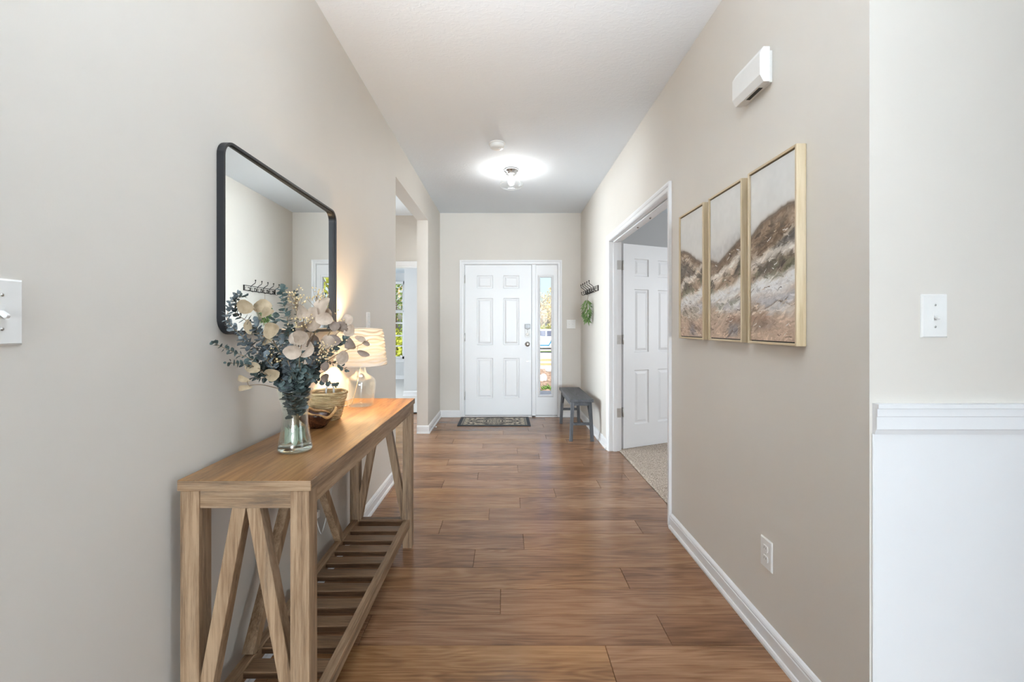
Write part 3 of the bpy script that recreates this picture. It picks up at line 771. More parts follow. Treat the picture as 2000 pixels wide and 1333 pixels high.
    if idx == 1:
        for (a, c_, s_) in ((.35, .80, .16), (.75, .78, .2), (.4, .93, .14), (.68, .93, .12)):
            tri = ss(s_ - abs(u - a) - 3.2 * np.clip(v - c_ + .035, 0, 1), .02) * ss(v - c_ + .035 + .1 * abs(u - a), .006)
            lay(tri, (160, 158, 146), .9)
            lay(ss(.012 - abs(s_ - abs(u - a) - 3.2 * np.clip(v - c_ + .035, 0, 1)), .008) * ss(v - c_ + .03, .01) * ss(c_ + .06 - v, .01), (228, 226, 222), .9)
    if idx == 0:
        for (a, c_, s_) in ((.25, .81, .2), (.62, .79, .26), (.6, .85, .25)):
            e = ((u - a) / s_) ** 2 + ((v - c_) / .028) ** 2
            lay(ss(1 - e, .1), (168, 160, 148), .8); lay(ss(.12 - abs(e - 1), .06), (226, 220, 210), .8)
        for k_ in range(5):
            rr_ = .30 + .04 * k_; a = .2 + .15 * k_
            lay(ss(.006 - abs(v - rr_ - .35 * (u - a) ** 2 * 6 - .03), .003) * ss(.12 - abs(u - a), .02), (222, 206, 184), .85)
    lay(ss(v - .865 + .02 * w1, .015), (192, 170, 152))
    if idx != 0: lay(ss(w1 * .9 + w2 * .5 - .05, .06) * ss(.02 - abs(v - .875), .01), (184, 148, 130), .7)
    lay(ss(w1 + .5 * w2 + .06, .07) * ss(.042 - abs(v - .915), .012), (142, 126, 112), .8)
    lay(ss(w1 - .4 * w2 - .02, .05) * ss(.035 - abs(v - .945), .01) * ss(u - .3, .1), (160, 158, 164), .8)
    lay(ss(.004 - abs(np.mod(uu * 3 + vv * 2, .5) - .2), .003) * ss(z - .5), (214, 206, 196), .35)
    # brush dabs that smear the colours as a palette knife does
    rg = np.random.RandomState(90 + idx); src = img.copy()
    for _ in range(420):
        px_, py_ = rg.randint(0, PNX), rg.randint(0, PNY)
        if py_ < (R[0, px_] + .03) * PNY: continue
        L_, Wd = rg.randint(6, 18), rg.randint(3, 8); sl_ = rg.normal(-.3 if idx else .25, .3); cv_ = rg.normal(0, .012)
        c_ = src[py_, px_]; c_ = c_ + np.sign(c_.mean() - 160) * rg.uniform(0, 26) + rg.normal(0, 6)
        for q_ in range(-L_, L_):
            wd_ = max(1, int(Wd * (1 - (q_ / L_) ** 2) ** .5)); xx = px_ + q_; yy = int(py_ + sl_ * q_ + cv_ * q_ * q_)
            if 0 <= xx < PNX and (R[0, min(max(xx, 0), PNX - 1)] + .005) * PNY < yy < PNY - wd_: img[yy:yy + wd_, xx] = img[yy:yy + wd_, xx] * .2 + c_ * .8
    src = img.copy()
    for _ in range(900):
        px_, py_ = rg.randint(0, PNX), rg.randint(0, PNY)
        if py_ < (R[0, px_] + .02) * PNY: continue
        L_, Wd = rg.randint(3, 10), rg.randint(1, 4); sl_ = rg.normal(-.25 if idx else .2, .35)
        c_ = src[py_, px_] + rg.normal(0, 13)
        for q_ in range(-L_, L_):
            xx = px_ + q_; yy = int(py_ + sl_ * q_)
            if 0 <= xx < PNX and 0 <= yy < PNY - Wd: img[yy:yy + Wd, xx] = img[yy:yy + Wd, xx] * .3 + c_ * .7
    lay(ss(.0045 - abs(v - R - .002 + .004 * w2), .0015), (108, 92, 78), .75)
    m_ = (v > R + .01)[..., None]
    img = np.where(m_, (img - 165) * 1.22 + 165, img)
    for _ in range(70):
        px_, py_ = rg.randint(4, PNX - 4), rg.randint(0, PNY - 4)
        if py_ < (R[0, px_] + .02) * PNY: continue
        L_ = rg.randint(3, 11); sl_ = rg.normal(-.3 if idx else .25, .4); cv_ = rg.normal(0, .03)
        c_ = np.array([(232, 226, 216), (236, 232, 226), (92, 80, 70), (122, 104, 88), (205, 185, 160)][rg.randint(5)], float)
        for q_ in range(-L_, L_):
            xx = px_ + q_; yy = int(py_ + sl_ * q_ + cv_ * q_ * q_)
            if 0 <= xx < PNX and 0 <= yy < PNY - 2: img[yy:yy + rg.randint(1, 3), xx] = c_
    return np.clip(img, 50, 238)
M['painting'] = vcol('painted_canvas', .55, .5)
def colour_grid(name, P, nx_, ny_, img, mat, parent):
    """P: (ny*nx, 3) points; img: per point sRGB"""
    me = bpy.data.meshes.new(name); Mi = wmat(parent).inverted() if parent else Matrix.Identity(4)
    R = np.array(Mi.to_3x3()); T = np.array(Mi.translation)
    me.from_pydata((P @ R.T + T).tolist(), [], [(j * nx_ + i, j * nx_ + i + 1, (j + 1) * nx_ + i + 1, (j + 1) * nx_ + i) for j in range(ny_ - 1) for i in range(nx_ - 1)])
    at = me.color_attributes.new('Col', 'FLOAT_COLOR', 'POINT')
    rgba = np.ones((nx_ * ny_, 4), np.float32); rgba[:, :3] = srgb_lin(img.reshape(-1, 3))
    at.data.foreach_set('color', rgba.ravel()); me.materials.append(mat); me.update()
    o = bpy.data.objects.new(name, me); COL.objects.link(o); o.parent = parent
    return o
AZ0, AZ1, AXF = 1.1565, 1.836, .9705
for idx, (ya, yb, lab) in enumerate(((2.475, 2.171, 'farthest from the camera, beside the doorway'), (2.116, 1.816, 'in the middle of the three'), (1.770, 1.472, 'nearest the camera'))):
    r = thing('framed_painting', 'oak framed tall landscape painting on the right wall, ' + lab, 'painting', (XR, (ya + yb) / 2, AZ0), 0, 'three-part landscape on the right wall')
    y0, y1 = yb, ya; fw = .009
    for q in ((y0, y0 + fw, AZ0, AZ1, 'oak_z'), (y1 - fw, y1, AZ0, AZ1, 'oak_z'), (y0 + fw, y1 - fw, AZ0, AZ0 + fw, 'oak_y'), (y0 + fw, y1 - fw, AZ1 - fw, AZ1, 'oak_y')):
        MB().box(AXF, XR - .001, q[0], q[1], q[2], q[3]).build('frame_side', M[q[4]], r, bevel=.001, seg=1)
    MB().box(AXF + .012, AXF + .016, y0 + fw, y1 - fw, AZ0 + fw, AZ1 - fw).build('backing', M['dark'], r)
    gp = .0045; a0, a1, c0, c1 = y0 + fw + gp, y1 - fw - gp, AZ0 + fw + gp, AZ1 - fw - gp
    U, Vv = np.meshgrid(np.linspace(0, 1, PNX), np.linspace(0, 1, PNY))
    img = landscape(idx)
    lum = img.mean(2); lum = (lum - lum.mean()) / 60
    P = np.stack([AXF + .006 - .0003 * np.clip(lum, -1, 1), a1 + (a0 - a1) * U, c1 + (c0 - c1) * Vv], -1).reshape(-1, 3)
    cv = colour_grid('canvas', P, PNX, PNY, img, M['painting'], r)
    MB().box(AXF + .0072, AXF + .012, a0, a1, c0, c1).build('stretcher', plain('canvas_edge', (.5, .47, .43), .7), r)

# ------------------------------------------------------------------ ceiling things
fx, fy = .05, 4.27
cl = thing('ceiling_light', 'small flush ceiling light with clear glass bowl, lit', 'ceiling light', (fx, fy, H))
MB().lathe([(0, 0), (.068, 0), (.07, -.006), (.068, -.02), (.058, -.024), (.056, -.04), (.05, -.05), (.02, -.052), (0, -.052)], (fx, fy, H), 36).build('canopy', M['chrome'], cl)
MB().lathe([(.05, -.045), (.06, -.055), (.085, -.09), (.108, -.125), (.12, -.148), (.116, -.158), (.09, -.178), (.05, -.19), (.0, -.196)], (fx, fy, H), 40).build('glass_bowl', M['clear'], cl)
MB().lathe([(.0, -.052), (.018, -.052), (.018, -.08), (.0, -.08)], (fx, fy, H), 16).build('socket', M['plate'], cl)
MB().ball((fx, fy, H - .118), .03, 16, 10, (1, 1, 1.25)).build('bulb', emit('lit_bulb', (1, .97, .92), 25), cl)
add_light('ceiling_lamp_light', 'POINT', (fx, fy, H - .118), 1.7, (1, .97, .93), parent=cl, radius=.035)
sm = thing('smoke_detector', 'white round smoke detector on the ceiling', 'smoke detector', (-.075, 3.66, H))
MB().lathe([(0, 0), (.068, 0), (.07, -.006), (.066, -.010), (.058, -.011)], (-.075, 3.66, H), 32).build('mounting_ring', M['plate'], sm)
MB().lathe([(.06, -.009), (.062, -.014), (.058, -.034), (.05, -.042), (.03, -.045), (0, -.045)], (-.075, 3.66, H), 32).build('cover', M['plate'], sm)
MB().lathe([(0, -.045), (.008, -.045), (.008, -.049), (0, -.05)], (-.055, 3.65, H), 12).build('test_button', M['plate'], sm)

# ------------------------------------------------------------------ doormat
MNX, MNY = 200, 100
U, Vv = np.meshgrid(np.linspace(-1, 1, MNX), np.linspace(-1, 1, MNY))
X_, Y_ = abs(U) * .45, abs(Vv) * .235
img = np.zeros((MNY, MNX, 3)); img[:] = (205, 196, 180)
rg = np.random.RandomState(4)
rad = np.hypot(X_ / 1.15, Y_); ang_ = np.arctan2(Y_, X_ / 1.15 + 1e-6)
fl = vnoise(MNX // 2, MNY // 2, 26, 15, 12); fl = np.concatenate([fl[:, ::-1], fl], 1); fl = np.concatenate([fl[::-1], fl], 0)
pat = (fl > .6)
rings = (np.sin(rad * 150 + 1.1 * np.cos(ang_ * 8)) > .35) & (rad < .11)
dia = abs(X_ / .33 + Y_ / .21 - 1) < .07
dia2 = (abs(X_ / .25 + Y_ / .16 - 1) < .06)
sca = (np.sin(X_ * 120 + 4 * np.sin(Y_ * 40)) * np.sin(Y_ * 130 + 3 * np.sin(X_ * 35)) > .42)
ins_ = X_ / .33 + Y_ / .21 < 1
img[pat & ~ins_] = (96, 92, 92); img[sca & ins_] = (84, 80, 82); img[dia | dia2] = (72, 70, 74); img[rings] = (78, 74, 78)
img[(rad < .018)] = (206, 198, 184)
bor = (X_ > .385) | (Y_ > .195)
img[bor] = (170, 166, 156); img[((X_ > .395) & (X_ < .403)) | ((Y_ > .203) & (Y_ < .208))] = (110, 108, 110)
img[(X_ > .418) | (Y_ > .214)] = (74, 80, 88)
mat_root = thing('doormat', 'small beige and charcoal patterned doormat before the front door', 'doormat', (-.149, 5.622, 0))
P = np.stack([-.149 + .4425 * U, 5.622 + .243 * Vv, np.full_like(U, .0095)], -1).reshape(-1, 3)
colour_grid('pile', P, MNX, MNY, img, vcol('woven_mat', .95, .8), mat_root)
MB().box(-.149 - .45, -.149 + .45, 5.622 - .25, 5.622 + .25, 0.0005, .0092).build('binding', plain('charcoal_binding', (.06, .068, .08), .9), mat_root, bevel=.003)

# ------------------------------------------------------------------ bench
bn = thing('wooden_bench', 'worn charcoal wooden bench under the coat hooks', 'bench', (.80, 5.12, 0))
bx0, bx1, by0, by1, bz = .674, .926, 4.655, 5.585, .447
MB().box(bx0, bx1, by0, by1, bz - .032, bz).build('seat', M['bench'], bn, bevel=.003)
for yy, s in ((by0 + .03, -1), (by1 - .075, 1)):
    for sx in (-1, 1):
        xt = .80 + sx * .092; xb = .80 + sx * .113
        MB().beam((xt, yy, bz - .031), (xb, yy + s * .012, 0.0), .034, .034, (1, 0, 0)).build('leg', M['benchz'], bn, bevel=.002, seg=1)
    MB().box(.80 - .098, .80 + .098, yy - .014 + s * .006, yy + .014 + s * .006, .17, .197).build('stretcher', M['bench'], bn, bevel=.002, seg=1)
    MB().box(.80 - .08, .80 + .08, yy - .012, yy + .012, bz - .07, bz - .032).build('end_rail', M['bench'], bn, bevel=.002, seg=1)
for sx in (-1, 1):
    x = .80 + sx * .092
    MB().box(x - .011, x + .011, by0 + .045, by1 - .09, bz - .085, bz - .032).build('side_rail', M['bench'], bn, bevel=.002, seg=1)
    for yy, s in ((by0 + .045, 1), (by1 - .09, -1)):
        MB().beam((x, yy, bz - .18), (x, yy + s * .09, bz - .084), .02, .02, (1, 0, 0)).build('brace', M['bench'], bn, bevel=.002, seg=1)
for (xx, yy) in ((.80, 5.0),):
    MB().lathe([(0, 0), (.006, 0), (.005, .002), (0, .003)], (xx, yy, bz), 10).build('plug', M['bench'], bn)

# ------------------------------------------------------------------ coat hooks and greenery
hk = thing('coat_rack', 'dark metal coat rack with five curled double hooks on the right wall', 'coat rack', (XR, 5.11, 1.608))
rk = MB()
y0, y1, z0, z1 = 4.775, 5.45, 1.608, 1.669
rk.box(XR - .012, XR, y0, y0 + .012, z0, z1); rk.box(XR - .012, XR, y1 - .012, y1, z0, z1)
rk.box(XR - .010, XR - .004, y0, y1, z0, z0 + .006); rk.box(XR - .010, XR - .004, y0, y1, z1 - .006, z1)
rk.build('backplate', M['hookmetal'], hk, bevel=.001, seg=1)
def hook_pts(y):
    up = [(XR - .006, 1.612), (XR - .03, 1.616), (XR - .042, 1.632), (XR - .042, 1.652), (XR - .062, 1.675), (XR - .086, 1.69), (XR - .092, 1.706), (XR - .092, 1.722)]
    dn = [(XR - .008, 1.645), (XR - .03, 1.64), (XR - .036, 1.618), (XR - .055, 1.6), (XR - .078, 1.604), (XR - .084, 1.622), (XR - .084, 1.632)]
    return [(x, y, z) for x, z in up], [(x, y, z) for x, z in dn]
def smooth_path(pts, n=6):
    pts = [V(p) for p in pts]; out = []
    for i in range(len(pts) - 1):
        p0, p1, p2, p3 = pts[max(i - 1, 0)], pts[i], pts[i + 1], pts[min(i + 2, len(pts) - 1)]
        for k in range(n):
            t = k / n
            out.append(.5 * ((2 * p1) + (p2 - p0) * t + (2 * p0 - 5 * p1 + 4 * p2 - p3) * t * t + (3 * p1 - p0 - 3 * p2 + p3) * t ** 3))
    out.append(pts[-1]); return out
for i in range(5):
    y = 4.85 + .13 * i; a, d = hook_pts(y)
    b = MB().tube(smooth_path(a, 4), .0036, 6).tube(smooth_path(d, 4), .0036, 6)
    b.ball(a[-1], .008, 8, 6).ball(d[-1], .007, 8, 6)
    b.tube(smooth_path([(XR - .006, y - .03, 1.65), (XR - .006, y - .045, 1.63), (XR - .006, y - .03, 1.615), (XR - .006, y, 1.612), (XR - .006, y + .03, 1.615), (XR - .006, y + .045, 1.63), (XR - .006, y + .03, 1.65)], 3), .0017, 5)
    b.build('hook', M['hookmetal'], hk)
sw = thing('greenery_swag', 'hanging bunch of green leaves on twine from the middle coat hook', 'greenery', (.945, 5.11, 1.24))
MB().tube([(.95, 5.11, 1.60), (.949, 5.112, 1.56), (.945, 5.11, 1.52), (.945, 5.11, 1.27)], .0018, 6).build('twine', M['stem'], sw)
lf = MB(); rr = random.Random(12)
def blade(b, p, d, L, w, bend=.15, n=None):
    d = V(d).normalized(); s = d.orthogonal().normalized()
    s = Matrix.Rotation(rr.uniform(0, 6.28), 3, d) @ s; nr = d.cross(s)
    ts = [0, .25, .55, .8, 1]; ws = [.15, .8, 1, .6, .05]; vs = []
    for t, q in zip(ts, ws):
        c = V(p) + d * (L * t) + nr * (bend * L * t * t)
        vs += [c - s * (w / 2 * q) + nr * (.12 * w), c, c + s * (w / 2 * q) + nr * (.12 * w)]
    fs = []
    for i in range(4):
        for k in range(2): fs.append((i * 3 + k, i * 3 + k + 1, i * 3 + 4 + k, i * 3 + 3 + k))
    b.add(vs, fs, True)
for i in range(170):
    t = rr.random(); z = 1.53 - .24 * t; a = rr.uniform(0, 2 * PI); spread = .012 + .03 * math.sin(PI * min(1, t * 1.1))
    p = (.94 + spread * math.cos(a) * .7, 5.11 + spread * math.sin(a), z)
    out_ = rr.uniform(.5, 1.1)
    L = rr.uniform(.04, .075)
    if p[0] + L * out_ * math.cos(a) > .995: out_ *= .3
    blade(lf, p, (math.cos(a) * out_, math.sin(a) * out_, -rr.uniform(.3, 1.2)), L, rr.uniform(.01, .016))
o = lf.build('foliage', M['fern'], sw, fix=False); o['kind'] = 'stuff'

# door stop on the pillar baseboard
ds = thing('door_stop', 'small spring door stop with white tip on the pillar baseboard', 'door stop', (XL + .0135, 5.12, .05))
MB().tube([(XL + .0135 + .0011 * i, 5.12 + .004 * math.cos(i * .9), .05 + .004 * math.sin(i * .9)) for i in range(52)], .0013, 5).build('spring', M['steel'], ds)
MB().tube([(XL + .069, 5.12, .05), (XL + .082, 5.12, .05)], .0075, 10).build('tip', M['plate'], ds, bevel=.001)

# ------------------------------------------------------------------ table lamp
LX, LY = -.741, 2.244
lp = thing('table_lamp', 'lit table lamp with clear glass jug base and white pleated shade on the console', 'lamp', (LX, LY, TZ))
outer = [(.0, .001), (.058, .001), (.0615, .004), (.0625, .012), (.0655, .03), (.071, .07), (.0745, .105), (.0745, .12), (.071, .134), (.058, .148), (.042, .158), (.031, .168), (.0255, .18), (.0235, .195), (.0235, .207)]
inner = [(r_ - .003 if r_ > .004 else 0, z_ + (.004 if z_ < .02 else 0)) for r_, z_ in outer]
MB().lathe(outer, (LX, LY, TZ), 40).lathe(inner, (LX, LY, TZ), 40).build('glass_base', M['clear'], lp, fix=False)
MB().lathe([(0, .2), (.026, .2), (.026, .213), (.012, .216), (.012, .235), (.017, .236), (.017, .275), (0, .276)], (LX, LY, TZ), 20).build('socket', M['steel'], lp)
MB().ball((LX, LY, TZ + .305), .028, 16, 10, (1, 1, 1.2)).build('bulb', emit('lit_warm_bulb', (1, .8, .55), 12), lp)
SB, ST, RB, RT = TZ + .209, TZ + .395, .129, .106
def shade_fn(r_, z_, a):
    t = (z_ - SB) / (ST - SB)
    env = min(1, t * 10, (1 - t) * 10)
    return r_ + env * .0048 * math.sin(2 * PI * (t * 7.5 + .34 * math.sin(4 * a + 1.2) * (1 if int(t * 7.5) % 2 else -1))), z_
prof = [(RB + (RT - RB) * k / 70, SB + (ST - SB) * k / 70) for k in range(71)]
m, t, b = nt('lamp_shade_fabric'); b.inputs['Base Color'].default_value = (.74, .71, .66, 1); b.inputs['Roughness'].default_value = .9
tr = node(t, 'ShaderNodeBsdfTranslucent'); tr.inputs[0].default_value = (.8, .74, .62, 1); mx = node(t, 'ShaderNodeMixShader'); mx.inputs[0].default_value = .028
t.links.new(b.outputs[0], mx.inputs[1]); t.links.new(tr.outputs[0], mx.inputs[2]); t.links.new(mx.outputs[0], t.nodes['Material Output'].inputs[0])
M['shade'] = m
MB().lathe([(r_, z_) for r_, z_ in prof], (LX, LY, 0), 96, fn=shade_fn).build('lamp_shade', M['shade'], lp, fix=False)
MB().tube([(LX + RT * math.cos(a), LY + RT * math.sin(a), ST) for a in [2 * PI * k / 48 for k in range(48)]], .0022, 6, closed=True).build('shade_ring', M['shade'], lp)
MB().tube([(LX + RB * math.cos(a), LY + RB * math.sin(a), SB) for a in [2 * PI * k / 48 for k in range(48)]], .0022, 6, closed=True).build('shade_ring', M['shade'], lp)
b = MB()
for a in (0, 2 * PI / 3, 4 * PI / 3): b.tube([(LX, LY, TZ + .345), (LX + RT * math.cos(a), LY + RT * math.sin(a), ST - .003)], .0016, 5)
b.tube([(LX, LY, TZ + .27), (LX + .036, LY, TZ + .3), (LX + .034, LY, TZ + .33), (LX, LY, TZ + .348)], .0015, 5)
b.tube([(LX, LY, TZ + .27), (LX - .036, LY, TZ + .3), (LX - .034, LY, TZ + .33), (LX, LY, TZ + .348)], .0015, 5)
b.build('harp', M['steel'], lp)
cordpts = smooth_path([(LX, LY, TZ + .2), (LX - .02, LY, TZ + .1), (LX - .04, LY - .01, TZ + .02), (LX - .057, LY - .012, TZ + .006)], 6)
MB().tube(cordpts, .002, 6).build('inner_cord', plain('clear_cord', (.75, .7, .6), .4), lp)
cp = smooth_path([(LX - .066, LY - .012, TZ + .003), (LX - .1, LY - .03, TZ + .003), (-.852, LY - .05, TZ + .003), (-.872, LY - .055, TZ - .01), (-.877, LY - .05, .7), (-.877, LY - .12, .6), (-.874, LY - .03, .5), (-.874, LY - .06, .36), (-.872, LY - .15, .25), (-.868, 2.05, .27), (-.868, 2.02, .33)], 6)
MB().tube(cp, .0027, 6).build('power_cord', M['plate'], lp)
MB().box(-.8805, -.860, 2.006, 2.034, .345, .376).build('plug', M['plate'], lp, bevel=.003)
add_light('table_lamp_light', 'POINT', (LX, LY, TZ + .305), 7.5, (1, .68, .36), parent=lp, radius=.03)

# ------------------------------------------------------------------ wicker basket, loop, wooden bowl
BX, BY = -.7825, 1.925
bk = thing('wicker_basket', 'small round natural wicker basket beside the table lamp', 'basket', (BX, BY, TZ))
M['wicker'] = wood('wicker_straw', 'x', (.33, .22, .1), (.56, .41, .22), (.7, .55, .33), .7, 2, .2, .55, .2)
rr = random.Random(21); b = MB()
for i in range(15):
    t = i / 14; R = .05 + .03 * t ** .8; z = TZ + .004 + .112 * t; ph = rr.uniform(0, 6); am = .0022
    b.tube([((R + am * math.sin(9 * a + ph) + rr.uniform(-.0008, .0008)) * math.cos(a) + BX, (R + am * math.sin(9 * a + ph)) * math.sin(a) + BY, z + .0016 * math.sin(5 * a + ph * 2)) for a in [2 * PI * k / 44 for k in range(44)]], .0052, 6, closed=True)
b.build('woven_side', M['wicker'], bk, fix=False)
MB().lathe([(0, .003), (.05, .003), (.05, .007), (0, .007)], (BX, BY, TZ), 24).build('base', M['wicker'], bk)
MB().tube([(BX + .0805 * math.cos(a), BY + .0805 * math.sin(a), TZ + .118 + .001 * math.sin(7 * a)) for a in [2 * PI * k / 44 for k in range(44)]], .005, 6, closed=True).build('rim', M['wicker'], bk)
lo = MB().tube(smooth_path([(-.787, 1.915, TZ + .008), (-.780, 1.905, TZ + .09), (-.776, 1.9, TZ + .135), (-.766, 1.903, TZ + .149), (-.752, 1.91, TZ + .147), (-.748, 1.912, TZ + .12), (-.75, 1.915, TZ + .008)], 8), .0045, 8).build('white_loop', M['plate'])
tag(lo, 'white loop standing up out of the wicker basket', 'handle')
WXc, WYc = -.757, 1.765
wb = thing('wooden_bowl', 'small dark brown natural-edge wooden bowl between vase and basket', 'bowl', (WXc, WYc, TZ))
def rimf(a): return 1 + .10 * math.sin(2 * a + .6) + .06 * math.sin(5 * a + 1), .012 * math.sin(3 * a + .4) + .006 * math.sin(5 * a)
def bowl_fn(r_, z_, a):
    k, dz = rimf(a); t = max(0, min(1, z_ / .06)); return r_ * (1 + (k - 1) * t), z_ + dz * t * t
M['bowl'] = wood('dark_burl_wood', 'y', (.025, .008, .004), (.075, .024, .011), (.16, .06, .025), .22, 1.5, .5, .55, .1)
M['sap'] = wood('pale_sap_wood', 'x', (.36, .16, .05), (.6, .32, .11), (.74, .48, .22), .28, 1, .5, .55, .1)
MB().lathe([(0, .0005), (.026, .0005), (.034, .006), (.05, .026), (.061, .046), (.064, .058), (.06, .06), (.054, .052), (.044, .032), (.026, .016), (0, .013)], (WXc, WYc, TZ), 40, fn=bowl_fn).build('bowl_body', M['bowl'], wb)
b = MB(); rp_ = []; rs_ = []
for k in range(48):
    a = 2 * PI * k / 48; q, dz = rimf(a); rp_.append((WXc + .0615 * q * math.cos(a), WYc + .0615 * q * math.sin(a), TZ + .058 + dz)); rs_.append(.0048 + .0022 * math.sin(3 * a + 2))
b.tube(rp_, rs_, 8, closed=True).build('rim', M['sap'], wb)

# ------------------------------------------------------------------ vase and dried bouquet
VX, VY = -.690, 1.440
vs_ = thing('glass_vase', 'clear flared glass vase holding the dried bouquet', 'vase', (VX, VY, TZ))
vo = [(0, .0008), (.046, .0008), (.0525, .004), (.054, .010), (.050, .03), (.044, .06), (.0395, .09), (.039, .12), (.0425, .15), (.049, .178), (.0545, .197), (.0555, .2)]
vi = [(.0545, .2), (.0515, .196), (.046, .177), (.0395, .15), (.036, .12), (.0365, .09), (.041, .06), (.046, .035), (.044, .022), (0, .02)]
MB().lathe(vo + vi, (VX, VY, TZ), 48).build('vase_body', M['vase'], vs_)
gm, t, b = nt('thick_base_glass'); b.inputs['Base Color'].default_value = (.86, .94, .92, 1); b.inputs['Transmission Weight'].default_value = 1; b.inputs['Roughness'].default_value = .02; b.inputs['IOR'].default_value = 1.45
MB().lathe([(0, .002), (.046, .002), (.0515, .0055), (.0525, .010), (.048, .020), (0, .0195)], (VX, VY, TZ), 40).build('vase_foot', gm, vs_)

MOUTH = V((VX, VY, TZ + .2))
def at(cx, cy, Y=1.44):
    """a point seen at (cx, cy) of a 3.333x enlarged crop with corner (400, 500), set at depth Y and kept clear of the wall"""
    px, py = 400 + cx / 3.3333, 500 + cy / 3.3333
    if px < CX: Y = min(Y, .838 * F / (CX - px))
    return V(((px - CX) * Y / F, Y, EYE - (py - CY) * Y / F))
R0 = random.Random(31)
def stem_path(tips, foot=None):
    a = R0.uniform(0, 2 * PI)
    f = V((VX + .026 * math.cos(a), VY + .026 * math.sin(a), TZ + .026))
    d = (tips[0] - MOUTH); h = V((d.x, d.y, 0)); h = h.normalized() * min(.03, h.length) if h.length > 0 else h
    n_ = V((VX, VY, TZ + .115)) + h * .35; m_ = MOUTH + h
    return smooth_path([f, n_, m_] + tips, 8)
def disc_leaf(b, p, nrm, d, L, Wd, cup=.25, curl=.15, n=9, rings=(.55, 1.0)):
    """a leaf blade that starts at p and runs along d; L long, Wd wide, cupped"""
    nrm = V(nrm).normalized(); d = V(d); d = (d - nrm * d.dot(nrm)); d = d.normalized() if d.length > 1e-5 else nrm.orthogonal().normalized()
    s = d.cross(nrm); c = V(p) + d * (L / 2); vs = [c]; fs = []
    for q in rings:
        for k in range(n):
            a = 2 * PI * k / n; w_ = 1 + .05 * math.sin(3 * a + L * 900) + .03 * math.sin(5 * a + Wd * 700); x = math.cos(a) * q * w_; y = math.sin(a) * q * w_
            tap = 1 - .28 * (y * y) * (1 if y > 0 else .2)
            vs.append(c + s * (x * Wd / 2 * tap) + d * (y * L / 2) + nrm * (cup * Wd / 2 * x * x * 1.0 + curl * L / 2 * y * y))
    for k in range(n): fs.append((0, 1 + k, 1 + (k + 1) % n))
    for r_ in range(len(rings) - 1):
        o_ = 1 + r_ * n
        for k in range(n): fs.append((o_ + k, o_ + n + k, o_ + n + (k + 1) % n, o_ + (k + 1) % n))
    b.add(vs, fs, True)
def along(pts, frac):
    ls = [0]
    for a, c in zip(pts[:-1], pts[1:]): ls.append(ls[-1] + (c - a).length)
    T_ = ls[-1] * frac
    for i in range(len(pts) - 1):
        if ls[i + 1] >= T_:
            k = (T_ - ls[i]) / max(1e-9, ls[i + 1] - ls[i]); return pts[i].lerp(pts[i + 1], k), (pts[i + 1] - pts[i]).normalized(), ls[-1]
    return pts[-1], (pts[-1] - pts[-2]).normalized(), ls[-1]
def sprig(label, tips, mat='euc', r0=.0115, r1=.006, start=.42, step=.0095, group='eucalyptus sprigs in the vase', Y=None):
    tips = [p if isinstance(p, Vector) else at(*p) for p in tips]
    pts = stem_path(tips)
    r = thing('eucalyptus_sprig', label, 'sprig', pts[0], 0, group)
    MB().tube(pts, [.0017 - .0010 * i / len(pts) for i in range(len(pts))], 5).build('stem', M['stem'], r)
    b = MB(); _, _, L = along(pts, 1); s = min(.62, start + .05) * L; k = 0
    while s < L:
        p, t, _ = along(pts, s / L); fr = (s / L - start) / (1 - start); rad = (r0 + (r1 - r0) * fr) * 1.2
        a0 = k * PI / 2 + R0.uniform(-.4, .4); o1 = t.orthogonal().normalized()
        for q in (0, PI):
            u_ = Matrix.Rotation(a0 + q, 3, t) @ o1
            d = (u_ * 1.0 + t * R0.uniform(.3, .9)).normalized()
            nn = (t * .8 - u_ * .45 + V((R0.uniform(-.5, .5), R0.uniform(-.6, .1), R0.uniform(-.3, .5)))).normalized()
            q_ = R0.uniform(.8, 1.2)
            disc_leaf(b, p + u_ * .001, nn, d, rad * 2 * q_, rad * 1.9 * q_, R0.uniform(.05, .4), R0.uniform(-.2, .3), 7, (1.0,))
        s += step * 1.12 * R0.uniform(.8, 1.25) * (1.0 if fr < .6 else .85); k += 1
    disc_leaf(b, pts[-1], V((0, -1, .2)), (pts[-1] - pts[-2]), r1 * 1.6, r1 * 1.2, .2, .1, 7, (1.0,))
    o = b.build('foliage', M[mat], r, fix=False); o['kind'] = 'stuff'
    return r
E = sprig
E('eucalyptus sprig that arches up in front of the mirror edge at the far left', [(420, 690, 1.40), (250, 530, 1.37), (150, 425, 1.36), (165, 330, 1.36), (215, 240, 1.38)], 'euc', .012, .006, .36)
E('upper left eucalyptus sprig curling over below the coat rack reflection', [(430, 640, 1.41), (300, 450, 1.38), (200, 370, 1.37), (215, 280, 1.38), (268, 262, 1.4)], 'euc_dark', .0105, .007, .40)
E('thin dark eucalyptus sprig reaching farthest left across the bare wall', [(430, 745, 1.38), (300, 672, 1.3), (200, 632, 1.28), (125, 600, 1.26), (58, 566, 1.25)], 'euc_dark', .0085, .0058, .45, .0115)
E('short eucalyptus sprig low at the left under the longest one', [(440, 790, 1.38), (330, 725, 1.3), (230, 705, 1.28), (142, 697, 1.27)], 'euc_dark', .0085, .006, .52, .011)
E('tall upright teal eucalyptus sprig in the centre, before the mirror', [(565, 700, 1.43), (545, 540, 1.43), (535, 400, 1.44), (512, 290, 1.45), (503, 205, 1.46)], 'euc_teal', .0108, .0075, .34, .0085)
E('blue eucalyptus sprig left of centre between the tan leaves', [(480, 740, 1.38), (400, 600, 1.36), (350, 500, 1.36), (330, 420, 1.37)], 'euc', .0125, .009, .34)
